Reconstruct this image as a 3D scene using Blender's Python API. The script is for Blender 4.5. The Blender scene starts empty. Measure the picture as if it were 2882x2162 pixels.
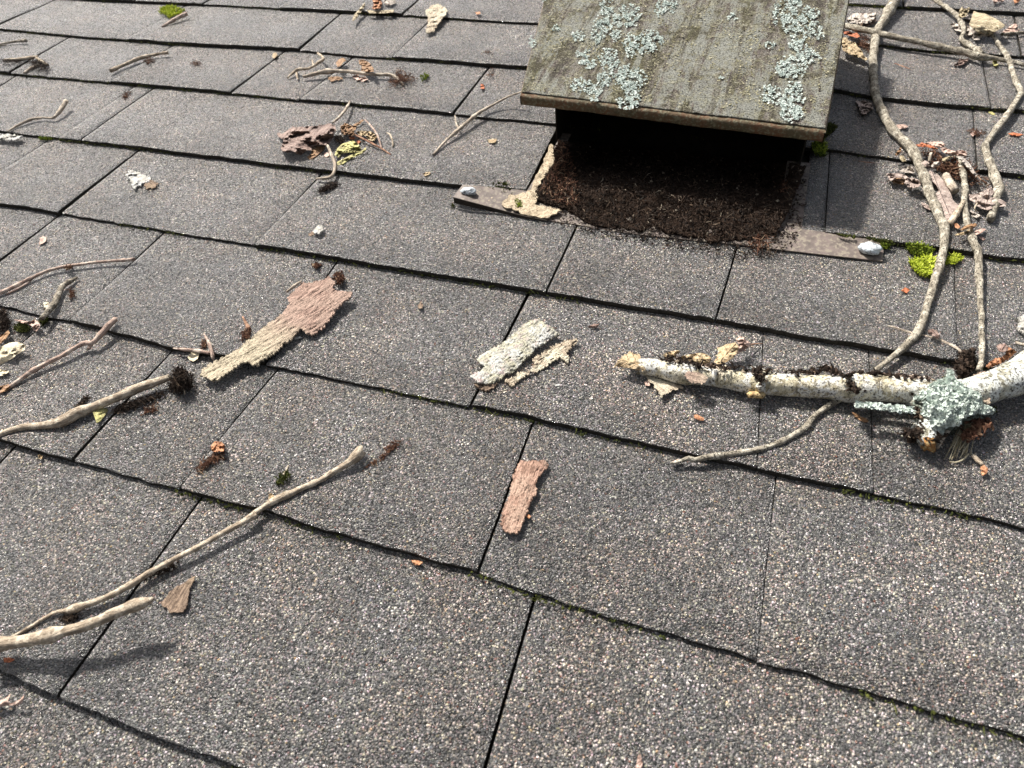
import bpy, math, random
import numpy as np
from mathutils import Vector, Matrix, noise as mn
from mathutils.geometry import delaunay_2d_cdt

random.seed(7)
rng = np.random.default_rng(7)
R = math.radians
scn = bpy.context.scene

# ------------------------------------------------------------------ camera, sky, sun, exposure
# Everything is laid out in roof coordinates (u along the courses, v up the slope, w off the
# shingles, metres); ROOF turns them into world space: a 20 degree pitch, 3 m above the ground.
ROOF = Matrix.Translation((0, 0, 3)) @ Matrix.Rotation(R(20), 4, 'X')
FOCAL, CAM_H = 0.67977152, 0.43006144
YAW, PITCH, ROLL = -0.40299865, 0.84668619, -0.10832299
cy, sy, cp, sp = math.cos(YAW), math.sin(YAW), math.cos(PITCH), math.sin(PITCH)
_f = np.array([sy*cp, cy*cp, -sp]); _r = np.array([cy, -sy, 0.0]); _u = np.cross(_r, _f)
_c, _s = math.cos(ROLL), math.sin(ROLL)
CR, CU, CF = _c*_r + _s*_u, -_s*_r + _c*_u, _f
cam = bpy.data.cameras.new("camera")
camo = bpy.data.objects.new("camera", cam)
scn.collection.objects.link(camo)
m = Matrix(((CR[0], CU[0], -CF[0], 0), (CR[1], CU[1], -CF[1], 0), (CR[2], CU[2], -CF[2], CAM_H), (0, 0, 0, 1)))
camo.matrix_world = ROOF @ m
cam.sensor_width = 36; cam.lens = 36*FOCAL
cam.clip_start = 0.01; cam.clip_end = 500
cam.dof.use_dof = True; cam.dof.focus_distance = 0.66; cam.dof.aperture_fstop = 12
scn.camera = camo

SUN_ROOF = Vector((-0.52, 0.44, 0.72)).normalized()      # towards the sun, roof coordinates
SUN_W = ROOF.to_3x3() @ SUN_ROOF
el = math.asin(SUN_W.z); az = math.atan2(SUN_W.x, SUN_W.y)
w = bpy.data.worlds.new("World"); scn.world = w; w.use_nodes = True
nt = w.node_tree; nt.nodes.clear()
sky = nt.nodes.new('ShaderNodeTexSky'); sky.sky_type = 'NISHITA'; sky.sun_disc = False
sky.sun_elevation = el; sky.sun_rotation = az; sky.dust_density = 5.0; sky.air_density = 1.0; sky.ozone_density = .5
bg = nt.nodes.new('ShaderNodeBackground'); bg.inputs[1].default_value = 0.07
wo = nt.nodes.new('ShaderNodeOutputWorld')
hz = nt.nodes.new('ShaderNodeHueSaturation'); hz.inputs['Saturation'].default_value = .45   # thin high cloud pales the blue
nt.links.new(sky.outputs[0], hz.inputs['Color']); nt.links.new(hz.outputs[0], bg.inputs[0]); nt.links.new(bg.outputs[0], wo.inputs[0])
sl = bpy.data.lights.new("sun", 'SUN'); sl.energy = 4.6; sl.angle = R(4); sl.color = (1, 0.95, 0.88)
so = bpy.data.objects.new("sun", sl); scn.collection.objects.link(so)
so.rotation_euler = SUN_W.to_track_quat('Z', 'Y').to_euler(); so.location = (0, 0, 8)
scn.view_settings.view_transform = 'Standard'; scn.view_settings.look = 'None'
scn.view_settings.exposure = 0.90; scn.view_settings.gamma = 1
scn.view_settings.use_curve_mapping = False

# ------------------------------------------------------------------ where a point of the photograph lies on the roof
W, H = 2882.0, 2162.0
def bp(x, y, z=0.0):
    d = CF*FOCAL*W + CR*(x - W/2) - CU*(y - H/2)
    t = (z - CAM_H)/d[2]
    return np.array([d[0]*t, d[1]*t, z])
def bplane(x, y, a, b):                                   # on the plane w = a + b v
    d = CF*FOCAL*W + CR*(x - W/2) - CU*(y - H/2)
    t = (a - CAM_H)/(d[2] - b*d[1])
    return np.array([d[0]*t, d[1]*t, CAM_H + d[2]*t])
def dist(p): return float(np.linalg.norm(p - np.array([0, 0, CAM_H])))
def pix(u, v, z=0.0):                                       # roof point back to the photograph
    p = np.array([u, v, z - CAM_H]); s = FOCAL*W/(p@CF)
    return (W/2 + s*(p@CR), H/2 - s*(p@CU))
def mpp(x, y): return dist(bp(x, y))/(FOCAL*W)            # metres per photo pixel
T = {  # survey tiles: origin and pixel size
 'N': (0, 0, 1), '1': (0, 0, .434), '2': (960, 0, .434), '3': (1922, 0, .434), '4': (0, 720, .434),
 '5': (960, 720, .434), '6': (1922, 720, .434), '7': (0, 1442, .434), '8': (960, 1442, .434),
 'a1': (1240, 200, .3255), 'a2': (1900, 300, .3255), 'a3': (1420, 0, .4521), 'a4': (2360, 0, .2363),
 'a5': (2400, 360, .2182), 'a6': (1700, 880, .27125), 'a7': (2282, 880, .27125), 'a8': (0, 640, .2773),
 'b1': (760, 260, .3152), 'b2': (780, 0, .394), 'b3': (480, 740, .4255), 'b4': (1300, 880, .2837),
 'b5': (0, 880, .4413), 'b6': (480, 980, .5516), 'b7': (1922, 1442, .7565), 'b8': (0, 0, .4413)}
def P(tile, pts):
    ox, oy, s = T[tile]
    return [tuple([ox + p[0]*s, oy + p[1]*s] + [q for q in p[2:]]) for p in pts]

# ------------------------------------------------------------------ objects
ORG = {}
def link(name, org, data, parent, label, cat, group, kind):
    o = bpy.data.objects.new(name, data)
    scn.collection.objects.link(o)
    org = Vector(org); ORG[o.name] = org
    if parent is None:
        o.matrix_world = ROOF @ Matrix.Translation(org)
    else:
        o.parent = parent; o.location = org - ORG[parent.name]
    if label: o['label'] = label
    if cat: o['category'] = cat
    if group: o['group'] = group
    if kind: o['kind'] = kind
    return o
def mesh(name, V, F, mat, parent=None, label=None, cat=None, group=None, kind=None, org=None, uv=None, smooth=True):
    V = np.asarray(V, float)
    if org is None:
        c = V.mean(0); org = (c[0], c[1], V[:, 2].min())
    me = bpy.data.meshes.new(name)
    me.from_pydata((V - np.array(org)).tolist(), [], [list(map(int, f)) for f in F])
    if uv is not None:
        l = me.uv_layers.new(name='UVMap')
        idx = np.zeros(len(me.loops), dtype=np.int32); me.loops.foreach_get('vertex_index', idx)
        l.data.foreach_set('uv', np.asarray(uv, dtype=np.float32)[idx].ravel())
    if smooth: me.polygons.foreach_set('use_smooth', [True]*len(me.polygons))
    if mat: me.materials.append(mat)
    me.update()
    return link(name, org, me, parent, label, cat, group, kind)
def empty(name, org, label, cat, group=None):
    o = link(name, org, None, None, label, cat, group, None); o.empty_display_size = .01
    return o

# ------------------------------------------------------------------ materials
class NB:
    def __init__(s, name):
        s.m = bpy.data.materials.new(name); s.m.use_nodes = True
        s.t = s.m.node_tree; s.n = s.t.nodes; s.b = s.n['Principled BSDF']
    def new(s, typ, ins=None, **kw):
        nd = s.n.new('ShaderNode' + typ)
        for k, v in kw.items(): setattr(nd, k, v)
        for k, v in (ins or {}).items():
            sock = nd.inputs[k]
            if isinstance(v, bpy.types.NodeSocket): s.t.links.new(v, sock)
            else: sock.default_value = v
        return nd
    def math(s, op, a, b=0.0, clamp=False):
        return s.new('Math', {0: a, 1: b}, operation=op, use_clamp=clamp).outputs[0]
    def mix(s, f, a, b, mode='MIX'):
        nd = s.n.new('ShaderNodeMix'); nd.data_type = 'RGBA'; nd.blend_type = mode
        for i, v in ((0, f), (6, a), (7, b)):
            if isinstance(v, bpy.types.NodeSocket): s.t.links.new(v, nd.inputs[i])
            else: nd.inputs[i].default_value = v if i == 0 else (tuple(v) + (1,))[:4]
        return nd.outputs[2]
    def ramp(s, fac, stops, interp='LINEAR'):
        nd = s.new('ValToRGB', {0: fac}); cr = nd.color_ramp; cr.interpolation = interp
        while len(cr.elements) > 1: cr.elements.remove(cr.elements[-1])
        cr.elements[0].position = stops[0][0]; c = stops[0][1]
        cr.elements[0].color = (c if isinstance(c, tuple) else (c, c, c)) + (1,)
        for p, c in stops[1:]:
            e = cr.elements.new(p); e.color = (c if isinstance(c, tuple) else (c, c, c)) + (1,)
        return nd.outputs[0]
    def noise(s, vec, scale, detail=4, rough=.6, dist=0.0):
        return s.new('TexNoise', {'Vector': vec, 'Scale': scale, 'Detail': detail, 'Roughness': rough, 'Distortion': dist}).outputs[0]
    def fin(s, color, rough=.85, spec=.3, bump=None, strength=.5, dist=.001):
        for k, v in (('Base Color', color), ('Roughness', rough), ('Specular IOR Level', spec)):
            if isinstance(v, bpy.types.NodeSocket): s.t.links.new(v, s.b.inputs[k])
            else: s.b.inputs[k].default_value = (tuple(v) + (1,))[:4] if k == 'Base Color' else v
        if bump is not None:
            bn = s.new('Bump', {'Height': bump, 'Strength': strength, 'Distance': dist})
            s.t.links.new(bn.outputs[0], s.b.inputs['Normal'])
        return s.m

def mat_shingle():
    b = NB('shingle_granules')
    pos = b.new('NewGeometry').outputs['Position']
    rnd = b.new('ObjectInfo').outputs['Random']
    nz = b.new('TexNoise', {'Vector': pos, 'Scale': 420, 'Detail': 2}).outputs['Color']
    off = b.new('VectorMath', {0: nz}, operation='SCALE'); off.inputs['Scale'].default_value = 0.0011
    p2 = b.new('VectorMath', {0: pos, 1: off.outputs[0]}, operation='ADD').outputs[0]
    v1 = b.new('TexVoronoi', {'Vector': p2, 'Scale': 780, 'Randomness': 1.0})
    v2 = b.new('TexVoronoi', {'Vector': p2, 'Scale': 1400, 'Randomness': 1.0})
    def cols(v):
        s = b.new('SeparateColor', {0: v.outputs['Color']})
        return s.outputs[0], s.outputs[1], s.outputs[2]
    r1, g1, b1 = cols(v1); r2, g2, b2 = cols(v2)
    st = [(0, (.014, .013, .013)), (.24, (.030, .027, .025)), (.42, (.070, .063, .057)), (.58, (.15, .137, .124)),
          (.73, (.30, .280, .255)), (.86, (.64, .61, .56)), (.945, (.46, .35, .22)), (.955, (.15, .18, .20)), (.968, (.20, .085, .06)), (.982, (.85, .83, .79))]
    c1 = b.ramp(r1, st, 'CONSTANT'); c2 = b.ramp(r2, st, 'CONSTANT')
    pick = b.math('GREATER_THAN', g1, .45)
    col = b.mix(pick, c2, c1)
    tint = b.mix(pick, v2.outputs['Color'], v1.outputs['Color'])
    tint = b.mix(.72, tint, (1, 1, 1)); col = b.mix(1.0, col, tint, 'MULTIPLY')   # each granule its own faint hue
    # black bitumen shows between the granules
    d1 = b.math('MULTIPLY', v1.outputs['Distance'], 1.0)
    gap = b.new('MapRange', {'Value': d1, 'From Min': .50, 'From Max': .78, 'To Min': 0, 'To Max': .9}).outputs[0]
    col = b.mix(gap, col, (.012, .011, .011))
    # weathering: worn light areas, algae-dark areas, blue-grey blends, slow over centimetres
    n1 = b.noise(pos, 9, 6, .7); n2 = b.noise(pos, 24, 5, .7, .4); n3 = b.noise(pos, 75, 4, .65)
    tone = b.math('ADD', b.math('MULTIPLY', n1, .75), b.math('ADD', b.math('MULTIPLY', n2, .55), b.math('MULTIPLY', n3, .35)))
    tone = b.new('MapRange', {'Value': tone, 'From Min': .60, 'From Max': 1.06, 'To Min': .42, 'To Max': 1.48}).outputs[0]
    tone = b.math('MULTIPLY', tone, b.new('MapRange', {'Value': rnd, 'To Min': .86, 'To Max': 1.14}).outputs[0])
    tc = b.new('CombineColor', {0: tone, 1: tone, 2: tone}).outputs[0]
    col = b.mix(1.0, col, tc, 'MULTIPLY')
    hue = b.ramp(b.noise(pos, 16, 4, .6), [(.40, (.92, .95, 1.0)), (.5, (1.0, .99, .975)), (.60, (1.05, .98, .94))])
    col = b.mix(1.0, col, hue, 'MULTIPLY')
    hgt = b.math('SUBTRACT', b.math('MULTIPLY', r1, .35), d1)
    hgt2 = b.math('SUBTRACT', hgt, b.math('MULTIPLY', v2.outputs['Distance'], .45))
    rg = b.new('MapRange', {'Value': b1, 'To Min': .16, 'To Max': .55}).outputs[0]
    b.b.inputs['IOR'].default_value = 1.75
    b.b.inputs['Sheen Weight'].default_value = .12; b.b.inputs['Sheen Roughness'].default_value = .4
    return b.fin(col, rg, .9, hgt2, 1.0, .0019)
def mat_simple(name, c1, c2, scale=120, rough=.85, spec=.25, bs=.5, bd=.001, c3=None, s2=900, island=False):
    b = NB(name); pos = b.new('NewGeometry').outputs['Position']
    n = b.noise(pos, scale, 5, .65); n2 = b.noise(pos, s2, 3, .6)
    col = b.mix(b.ramp(n, [(.35, 0.0), (.65, 1.0)]), c1, c2)
    if c3: col = b.mix(b.ramp(n2, [(.5, 0.0), (.62, 1.0)]), col, c3)
    if island:
        ri = b.new('NewGeometry').outputs['Random Per Island']
        k = b.new('MapRange', {'Value': ri, 'To Min': .45, 'To Max': 1.5}).outputs[0]
        col = b.mix(1.0, col, b.new('CombineColor', {0: k, 1: k, 2: k}).outputs[0], 'MULTIPLY')
    return b.fin(col, rough, spec, b.math('ADD', n, b.math('MULTIPLY', n2, .4)), bs, bd)
def mat_islands(name, stops, rough=.85, spec=.2, trans=0.0):
    b = NB(name); g = b.new('NewGeometry')
    col = b.ramp(g.outputs['Random Per Island'], stops)
    n = b.noise(g.outputs['Position'], 1500, 3, .6)
    col = b.mix(1.0, col, b.ramp(n, [(.3, .72), (.7, 1.18)]), 'MULTIPLY')
    return b.fin(col, rough, spec, n, .4, .0004)
def mat_wood(name, c1, c2, c3, spot=(.05, .04, .035), along=90, around=500, spots=.62, white=None, wm=0., grime=None):
    # u runs round the stick, v along it, both in metres
    b = NB(name); uv = b.new('UVMap').outputs[0]
    mp = b.new('Mapping', {0: uv, 'Scale': (around, along, 1)}).outputs[0]
    pos = b.new('NewGeometry').outputs['Position']
    n = b.noise(mp, 1.0, 5, .7); n2 = b.noise(pos, 130, 5, .7); n3 = b.noise(pos, 520, 5, .75); n4 = b.noise(mp, 3.1, 3, .7)
    k = lambda c, f: tuple(min(.9, x*f) for x in c)
    col = b.mix(b.ramp(n, [(.40, 0.0), (.60, 1.0)]), k(c1, 1.15), k(c2, .75))
    col = b.mix(b.ramp(n2, [(.48, 0.0), (.58, 1.0)]), col, k(c3, 1.2))
    if grime: col = b.mix(b.ramp(b.noise(pos, 48, 6, .75, .3), [(.55, 0.0), (.60, .9)]), col, grime)
    if white: col = b.mix(b.ramp(b.noise(pos, 85, 6, .75, .5), [(.50 + wm, 0.0), (.53 + wm, 1.0)]), col, white)
    col = b.mix(b.ramp(n4, [(.33, .7), (.42, 0.0)]), col, k(c2, .4))
    col = b.mix(b.ramp(n3, [(spots - .03, 0.0), (spots, .95)]), col, spot)
    if grime:                                               # lenticel bands run round the limb
        bands = b.noise(b.new('Mapping', {0: uv, 'Scale': (22, 150, 1)}).outputs[0], 1.0, 4, .7)
        col = b.mix(b.ramp(bands, [(.60, 0.0), (.64, .85)]), col, tuple(x*.45 for x in grime))
    h = b.math('ADD', b.math('MULTIPLY', n, .7), b.math('ADD', b.math('MULTIPLY', n3, .8), b.math('MULTIPLY', n4, .5)))
    return b.fin(col, .85, .25, h, 1.0, .0018)
def mat_leaf(name, c1, c2, c3, vein=True, rough=.6):
    b = NB(name); uv = b.new('UVMap').outputs[0]; pos = b.new('NewGeometry').outputs['Position']
    sx = b.new('SeparateXYZ', {0: uv}); u_, v_ = sx.outputs[0], sx.outputs[1]
    n = b.noise(pos, 110, 4, .65); n2 = b.noise(pos, 800, 3, .7)
    col = b.mix(b.ramp(n, [(.42, 0.0), (.6, 1.0)]), c1, tuple(x*.7 for x in c2))
    col = b.mix(b.ramp(n2, [(.50, 0.0), (.6, .8)]), col, c3)
    col = b.mix(b.ramp(b.noise(pos, 300, 4, .7), [(.34, .7), (.42, 0.0)]), col, tuple(x*.4 for x in c2))
    h = n2
    if vein:
        av = b.math('ABSOLUTE', v_)
        mid = b.new('MapRange', {'Value': av, 'From Min': .0003, 'From Max': .001, 'To Min': 1, 'To Max': 0}).outputs[0]
        t = b.math('SUBTRACT', u_, b.math('MULTIPLY', av, .8))
        t = b.math('ADD', t, b.math('MULTIPLY', n, .004))
        fr = b.math('FRACT', b.math('MULTIPLY', t, 150))
        side = b.new('MapRange', {'Value': b.math('ABSOLUTE', b.math('SUBTRACT', fr, .5)), 'From Min': .03, 'From Max': .13, 'To Min': 1, 'To Max': 0}).outputs[0]
        vn = b.math('MAXIMUM', mid, b.math('MULTIPLY', side, .6))
        col = b.mix(b.math('MULTIPLY', vn, .45), col, tuple(min(1, x*1.6) for x in c2))
        h = b.math('ADD', h, b.math('MULTIPLY', vn, 1.2))
    m = b.fin(col, rough, .35, h, .9, .0014)
    return m
def mat_fibre(name, c1, c2, c3, c4=None, tail=None, spot=(.14, .10, .08), along=70, across=650):
    b = NB(name); uv = b.new('UVMap').outputs[0]; pos = b.new('NewGeometry').outputs['Position']
    mp = b.new('Mapping', {0: uv, 'Scale': (along, across, 1)}).outputs[0]
    n = b.noise(mp, 1.0, 5, .65, .6); n2 = b.noise(pos, 45, 4, .6); n3 = b.noise(mp, 2.7, 4, .7)
    col = b.mix(b.ramp(n, [(.42, 0.0), (.58, 1.0)]), tuple(x*1.15 for x in c1), tuple(x*.72 for x in c2))
    col = b.mix(b.ramp(n2, [(.47, 0.0), (.55, .75)]), col, c3)
    if tail:
        sx = b.new('SeparateXYZ', {0: uv}).outputs[0]; tt = b.math('ADD', sx, b.math('MULTIPLY', n2, .05))
        f_ = b.new('MapRange', {'Value': b.math('SUBTRACT', tt, .025), 'From Min': tail[3], 'From Max': tail[4], 'To Min': 0, 'To Max': .9}).outputs[0]
        col = b.mix(f_, col, b.mix(b.ramp(n, [(.42, 0.0), (.58, 1.0)]), tail[:3], tuple(x*.75 for x in tail[:3])))
    if c4: col = b.mix(b.ramp(b.noise(pos, 130, 4, .7), [(.55, 0.0), (.63, 1.0)]), col, c4)
    col = b.mix(b.ramp(n3, [(.36, .95), (.43, 0.0)]), col, spot)
    n5 = b.noise(pos, 480, 5, .7); col = b.mix(b.ramp(n5, [(.36, .8), (.42, 0.0)]), col, spot)
    h = b.math('ADD', n, b.math('ADD', n3, b.math('MULTIPLY', n5, .7)))
    return b.fin(col, .9, .2, h, 1.0, .0035)
def mat_lid():
    b = NB('weathered_hood_paint'); pos = b.new('NewGeometry').outputs['Position']
    oc = b.new('TexCoord').outputs['Object']
    st = b.new('Mapping', {0: oc, 'Scale': (38, 7, 7)}).outputs[0]
    n0 = b.noise(st, 1.0, 5, .65, .4); n1 = b.noise(oc, 22, 6, .7); n2 = b.noise(oc, 110, 6, .75); n3 = b.noise(oc, 620, 4, .7)
    col = b.ramp(n0, [(.36, (.105, .10, .045)), (.45, (.085, .072, .045)), (.50, (.23, .21, .18)), (.55, (.10, .075, .068)), (.60, (.155, .13, .12)), (.66, (.13, .115, .07))])
    st2 = b.new('Mapping', {0: oc, 'Scale': (70, 6, 6)}).outputs[0]; ns = b.noise(st2, 1.0, 5, .7, .5)
    col = b.mix(b.ramp(n1, [(.51, 0.0), (.57, .85)]), col, (.25, .245, .21))
    col = b.mix(b.ramp(b.math('ADD', ns, b.math('MULTIPLY', n1, .35)), [(.66, 0.0), (.72, .75)]), col, (.29, .30, .27))
    col = b.mix(b.ramp(ns, [(.38, .85), (.46, 0.0)]), col, (.055, .048, .036))
    col = b.mix(b.ramp(n1, [(.40, .85), (.45, 0.0)]), col, (.060, .052, .030))
    col = b.mix(b.ramp(n2, [(.50, 0.0), (.57, .6)]), col, (.21, .20, .12))
    col = b.mix(b.ramp(n2, [(.59, 0.0), (.63, .9)]), col, (.44, .42, .33))
    col = b.mix(b.ramp(n3, [(.40, .92), (.46, 0.0)]), col, (.028, .025, .016))
    col = b.mix(b.ramp(n3, [(.57, 0.0), (.63, .75)]), col, (.42, .40, .30))
    h = b.math('ADD', b.math('MULTIPLY', n2, 1.5), n3)
    return b.fin(col, .88, .25, h, 1.0, .0035)

M = {}
M['shingle'] = mat_shingle()
M['bitumen'] = mat_simple('cut_bitumen_edge', (.022, .020, .017), (.055, .05, .042), 300, .95, .1, 1.0, .0015)
M['felt'] = mat_simple('roofing_felt', (.018, .017, .016), (.035, .03, .024), 60)
M['lid'] = mat_lid()
M['rust'] = mat_simple('rusted_steel', (.15, .075, .04), (.095, .085, .05), 70, .8, .3, 1.0, .002, c3=(.19, .17, .11), s2=330)
M['flange'] = mat_simple('stained_flashing', (.17, .135, .12), (.09, .075, .066), 70, .6, .35, .8, .0012, c3=(.22, .19, .15), s2=240)
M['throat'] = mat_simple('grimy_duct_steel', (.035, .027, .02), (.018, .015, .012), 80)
M['caulk'] = mat_simple('dried_caulk', (.52, .44, .32), (.36, .29, .20), 150, .85, .25, 1.0, .002, c3=(.20, .15, .10), s2=500)
M['blob'] = mat_simple('grey_sealant', (.46, .52, .56), (.66, .70, .73), 260, .45, .5, .8, .001, c3=(.10, .11, .12), s2=520)
M['soil'] = mat_simple('black_leaf_mould', (.034, .021, .014), (.018, .011, .008), 260, .95, .1, 1.0, .003)
M['litter'] = mat_islands('brown_litter', [(0, (.05, .022, .014)), (.4, (.10, .045, .028)), (.75, (.17, .085, .05)), (.93, (.26, .16, .10)), (1, (.40, .30, .2))])
M['litter_dark'] = mat_islands('dark_litter', [(0, (.011, .008, .006)), (.5, (.025, .016, .011)), (.88, (.05, .032, .022)), (.975, (.13, .09, .06)), (1, (.30, .26, .2))])
M['moss'] = mat_islands('moss', [(0, (.05, .075, .012)), (.4, (.12, .17, .02)), (.75, (.22, .28, .03)), (1, (.34, .38, .06))], .9, .1)
M['moss_bright'] = mat_islands('bright_moss', [(0, (.22, .28, .02)), (.5, (.42, .50, .04)), (1, (.58, .62, .12))], .9, .1)
M['moss_dark'] = mat_islands('dark_moss', [(0, (.02, .025, .008)), (.5, (.05, .06, .015)), (1, (.11, .12, .03))], .9, .1)
M['lichen'] = mat_islands('mint_lichen', [(0, (.34, .40, .37)), (.4, (.48, .55, .51)), (.8, (.60, .67, .63)), (1, (.72, .76, .71))], .9, .15)
M['lichen_base'] = mat_simple('lichen_gap_shade', (.10, .10, .075), (.22, .26, .22), 300, .95, .1, 1, .002, c3=(.05, .045, .03), s2=700)  # shade between the lobes, put into the colour of the cushion beneath
M['lichen_grey'] = mat_islands('grey_green_lichen', [(0, (.36, .40, .36)), (.35, (.50, .56, .51)), (.7, (.60, .68, .63)), (1, (.72, .77, .71))], .9, .15)
M['lichen_yellow'] = mat_islands('yellow_lichen', [(0, (.18, .165, .085)), (.5, (.32, .30, .19)), (1, (.50, .46, .32))], .9, .15)
M['twig'] = mat_wood('grey_twig_bark', (0.483, 0.412, 0.327), (0.341, 0.27, 0.213), (0.596, 0.525, 0.426))
M['twig_tan'] = mat_wood('tan_twig_bark', (0.46, 0.375, 0.28), (0.33, 0.26, 0.19), (0.58, 0.50, 0.39), spots=.66)
M['twig_pink'] = mat_wood('pinkish_twig_bark', (0.511, 0.383, 0.312), (0.355, 0.241, 0.199), (0.625, 0.525, 0.44))
M['twig_red'] = mat_wood('reddish_stalk', (0.312, 0.156, 0.0994), (0.213, 0.0994, 0.071), (0.426, 0.256, 0.17))
M['vine'] = mat_wood('mottled_vine_bark', (0.38, 0.34, 0.27), (0.22, 0.19, 0.145), (0.54, 0.50, 0.41), spot=(.045, .04, .03), spots=.56)
M['vine_dark'] = mat_wood('darker_vine_bark', (0.312, 0.27, 0.213), (0.199, 0.17, 0.128), (0.454, 0.412, 0.341), spot=(.03, .027, .02), spots=.56)
M['birch'] = mat_wood('pale_flaking_bark', (0.62, 0.57, 0.42), (0.46, 0.40, 0.26), (0.70, 0.66, 0.54), spot=(.05, .042, .03), along=160, around=110, spots=.57, white=(.80, .79, .74), wm=-.01, grime=(.30, .25, .16))
M['birch_grey'] = mat_wood('grey_flaking_bark', (0.56, 0.55, 0.45), (0.40, 0.38, 0.29), (0.66, 0.66, 0.59), spot=(.05, .045, .035), along=120, around=110, spots=.56, white=(.74, .76, .72), wm=-.01, grime=(.28, .26, .19))
M['wood_raw'] = mat_simple('orange_rotten_wood', (.34, .17, .055), (.13, .06, .022), 260, .8, .2, 1, .002, c3=(.50, .36, .18), s2=420)
M['wood_pale'] = mat_simple('pale_bare_wood', (.62, .48, .26), (.50, .34, .15), 260, .8, .2, .6, .001, c3=(.12, .07, .04), s2=460)
M['bark_pink'] = mat_fibre('pinkish_loose_bark', (0.60, 0.42, 0.34), (0.44, 0.29, 0.235), (0.58, 0.42, 0.34), tail=(.84, .74, .54, .012, -.03))
M['bark_tan'] = mat_fibre('tan_loose_bark', (0.638, 0.507, 0.319), (0.493, 0.377, 0.217), (0.551, 0.348, 0.261))
M['bark_rosy'] = mat_fibre('rosy_loose_bark', (0.66, 0.43, 0.33), (0.50, 0.31, 0.23), (0.74, 0.53, 0.41), spot=(.14, .07, .05))
M['bark_lichen'] = mat_fibre('lichened_bark', (0.609, 0.58, 0.435), (0.725, 0.711, 0.609), (0.841, 0.85, 0.826), (0.638, 0.522, 0.493), spot=(.10, .085, .06), along=160, across=320)
M['bark_white'] = mat_fibre('whitish_bark', (0.797, 0.783, 0.725), (0.85, 0.85, 0.85), (0.652, 0.623, 0.551), spot=(.15, .13, .11), along=160, across=320)
M['bark_pale'] = mat_fibre('pale_split_bark', (0.797, 0.681, 0.522), (0.609, 0.493, 0.362), (0.85, 0.812, 0.638), spot=(.16, .10, .06), along=110, across=420)
M['bark_brown'] = mat_fibre('brown_bark_scrap', (0.435, 0.319, 0.232), (0.29, 0.21, 0.16), (0.551, 0.42, 0.29))
M['leaf_mauve'] = mat_leaf('mauve_oak_leaf', (0.46, 0.37, 0.32), (0.33, 0.245, 0.21), (0.56, 0.47, 0.42))
M['leaf_purple'] = mat_leaf('purple_brown_leaf', (0.27, 0.185, 0.15), (0.17, 0.10, 0.08), (0.42, 0.33, 0.29))
M['leaf_tan'] = mat_leaf('tan_leaf', (0.52, 0.40, 0.24), (0.34, 0.23, 0.12), (0.66, 0.55, 0.37))
M['leaf_cream'] = mat_leaf('cream_leaf', (0.806, 0.689, 0.481), (0.676, 0.546, 0.364), (0.85, 0.793, 0.611), False)
M['leaf_grey'] = mat_leaf('grey_oak_leaf', (0.572, 0.507, 0.442), (0.442, 0.377, 0.325), (0.676, 0.611, 0.546))
M['leaf_gold'] = mat_leaf('golden_grey_leaf', (0.50, 0.42, 0.27), (0.30, 0.23, 0.13), (0.66, 0.59, 0.44))
M['leaf_brown'] = mat_leaf('brown_leaf', (0.338, 0.195, 0.0975), (0.221, 0.111, 0.052), (0.442, 0.286, 0.156))
M['leaf_rust'] = mat_leaf('rust_leaf', (0.52, 0.156, 0.065), (0.312, 0.0845, 0.039), (0.624, 0.26, 0.117), False)
M['leaf_orange'] = mat_leaf('orange_leaf', (0.55, 0.25, 0.12), (0.40, 0.16, 0.075), (0.64, 0.38, 0.22), False)
M['leaf_pink'] = mat_leaf('pinkish_leaf', (0.598, 0.429, 0.351), (0.468, 0.286, 0.221), (0.702, 0.546, 0.468), False)
M['leaf_olive'] = mat_leaf('olive_yellow_leaf', (0.468, 0.442, 0.156), (0.338, 0.299, 0.117), (0.676, 0.624, 0.312), False)
M['fibre'] = mat_islands('pale_plant_fibre', [(0, (.18, .15, .09)), (.5, (.34, .29, .18)), (1, (.52, .47, .34))])

# ------------------------------------------------------------------ the roof
COURSE = {
 -1: [(2382, 11), (2882, 39)],
 0: [(278, 0), (673, 17), (960, 33), (1502, 65), (2478, 126), (2616, 143), (2882, 160)],
 1: [(0, 82), (187, 100), (477, 122), (846, 141), (960, 153), (2356, 256), (2478, 278), (2882, 315)],
 2: [(0, 204), (317, 232), (655, 263), (960, 290), (2334, 421), (2530, 451), (2882, 499)],
 3: [(0, 369), (391, 417), (629, 447), (911, 482), (1160, 510), (1290, 524), (1481, 538), (2255, 645), (2790, 722), (2882, 733)],
 4: [(0, 575), (174, 601), (456, 647), (634, 677), (955, 730), (1489, 818), (1915, 887), (2399, 972), (2682, 1020)],
 5: [(13, 865), (204, 907), (482, 980), (781, 1032), (960, 1067), (1325, 1142), (1503, 1180), (1915, 1276), (2030, 1302), (2356, 1371), (2660, 1436)],
 6: [(0, 1241), (204, 1297), (512, 1380), (720, 1432), (960, 1507), (1342, 1611), (1503, 1670), (1915, 1798), (2882, 2073)],
 7: [(0, 1889), (391, 2058), (677, 2162)]}
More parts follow.
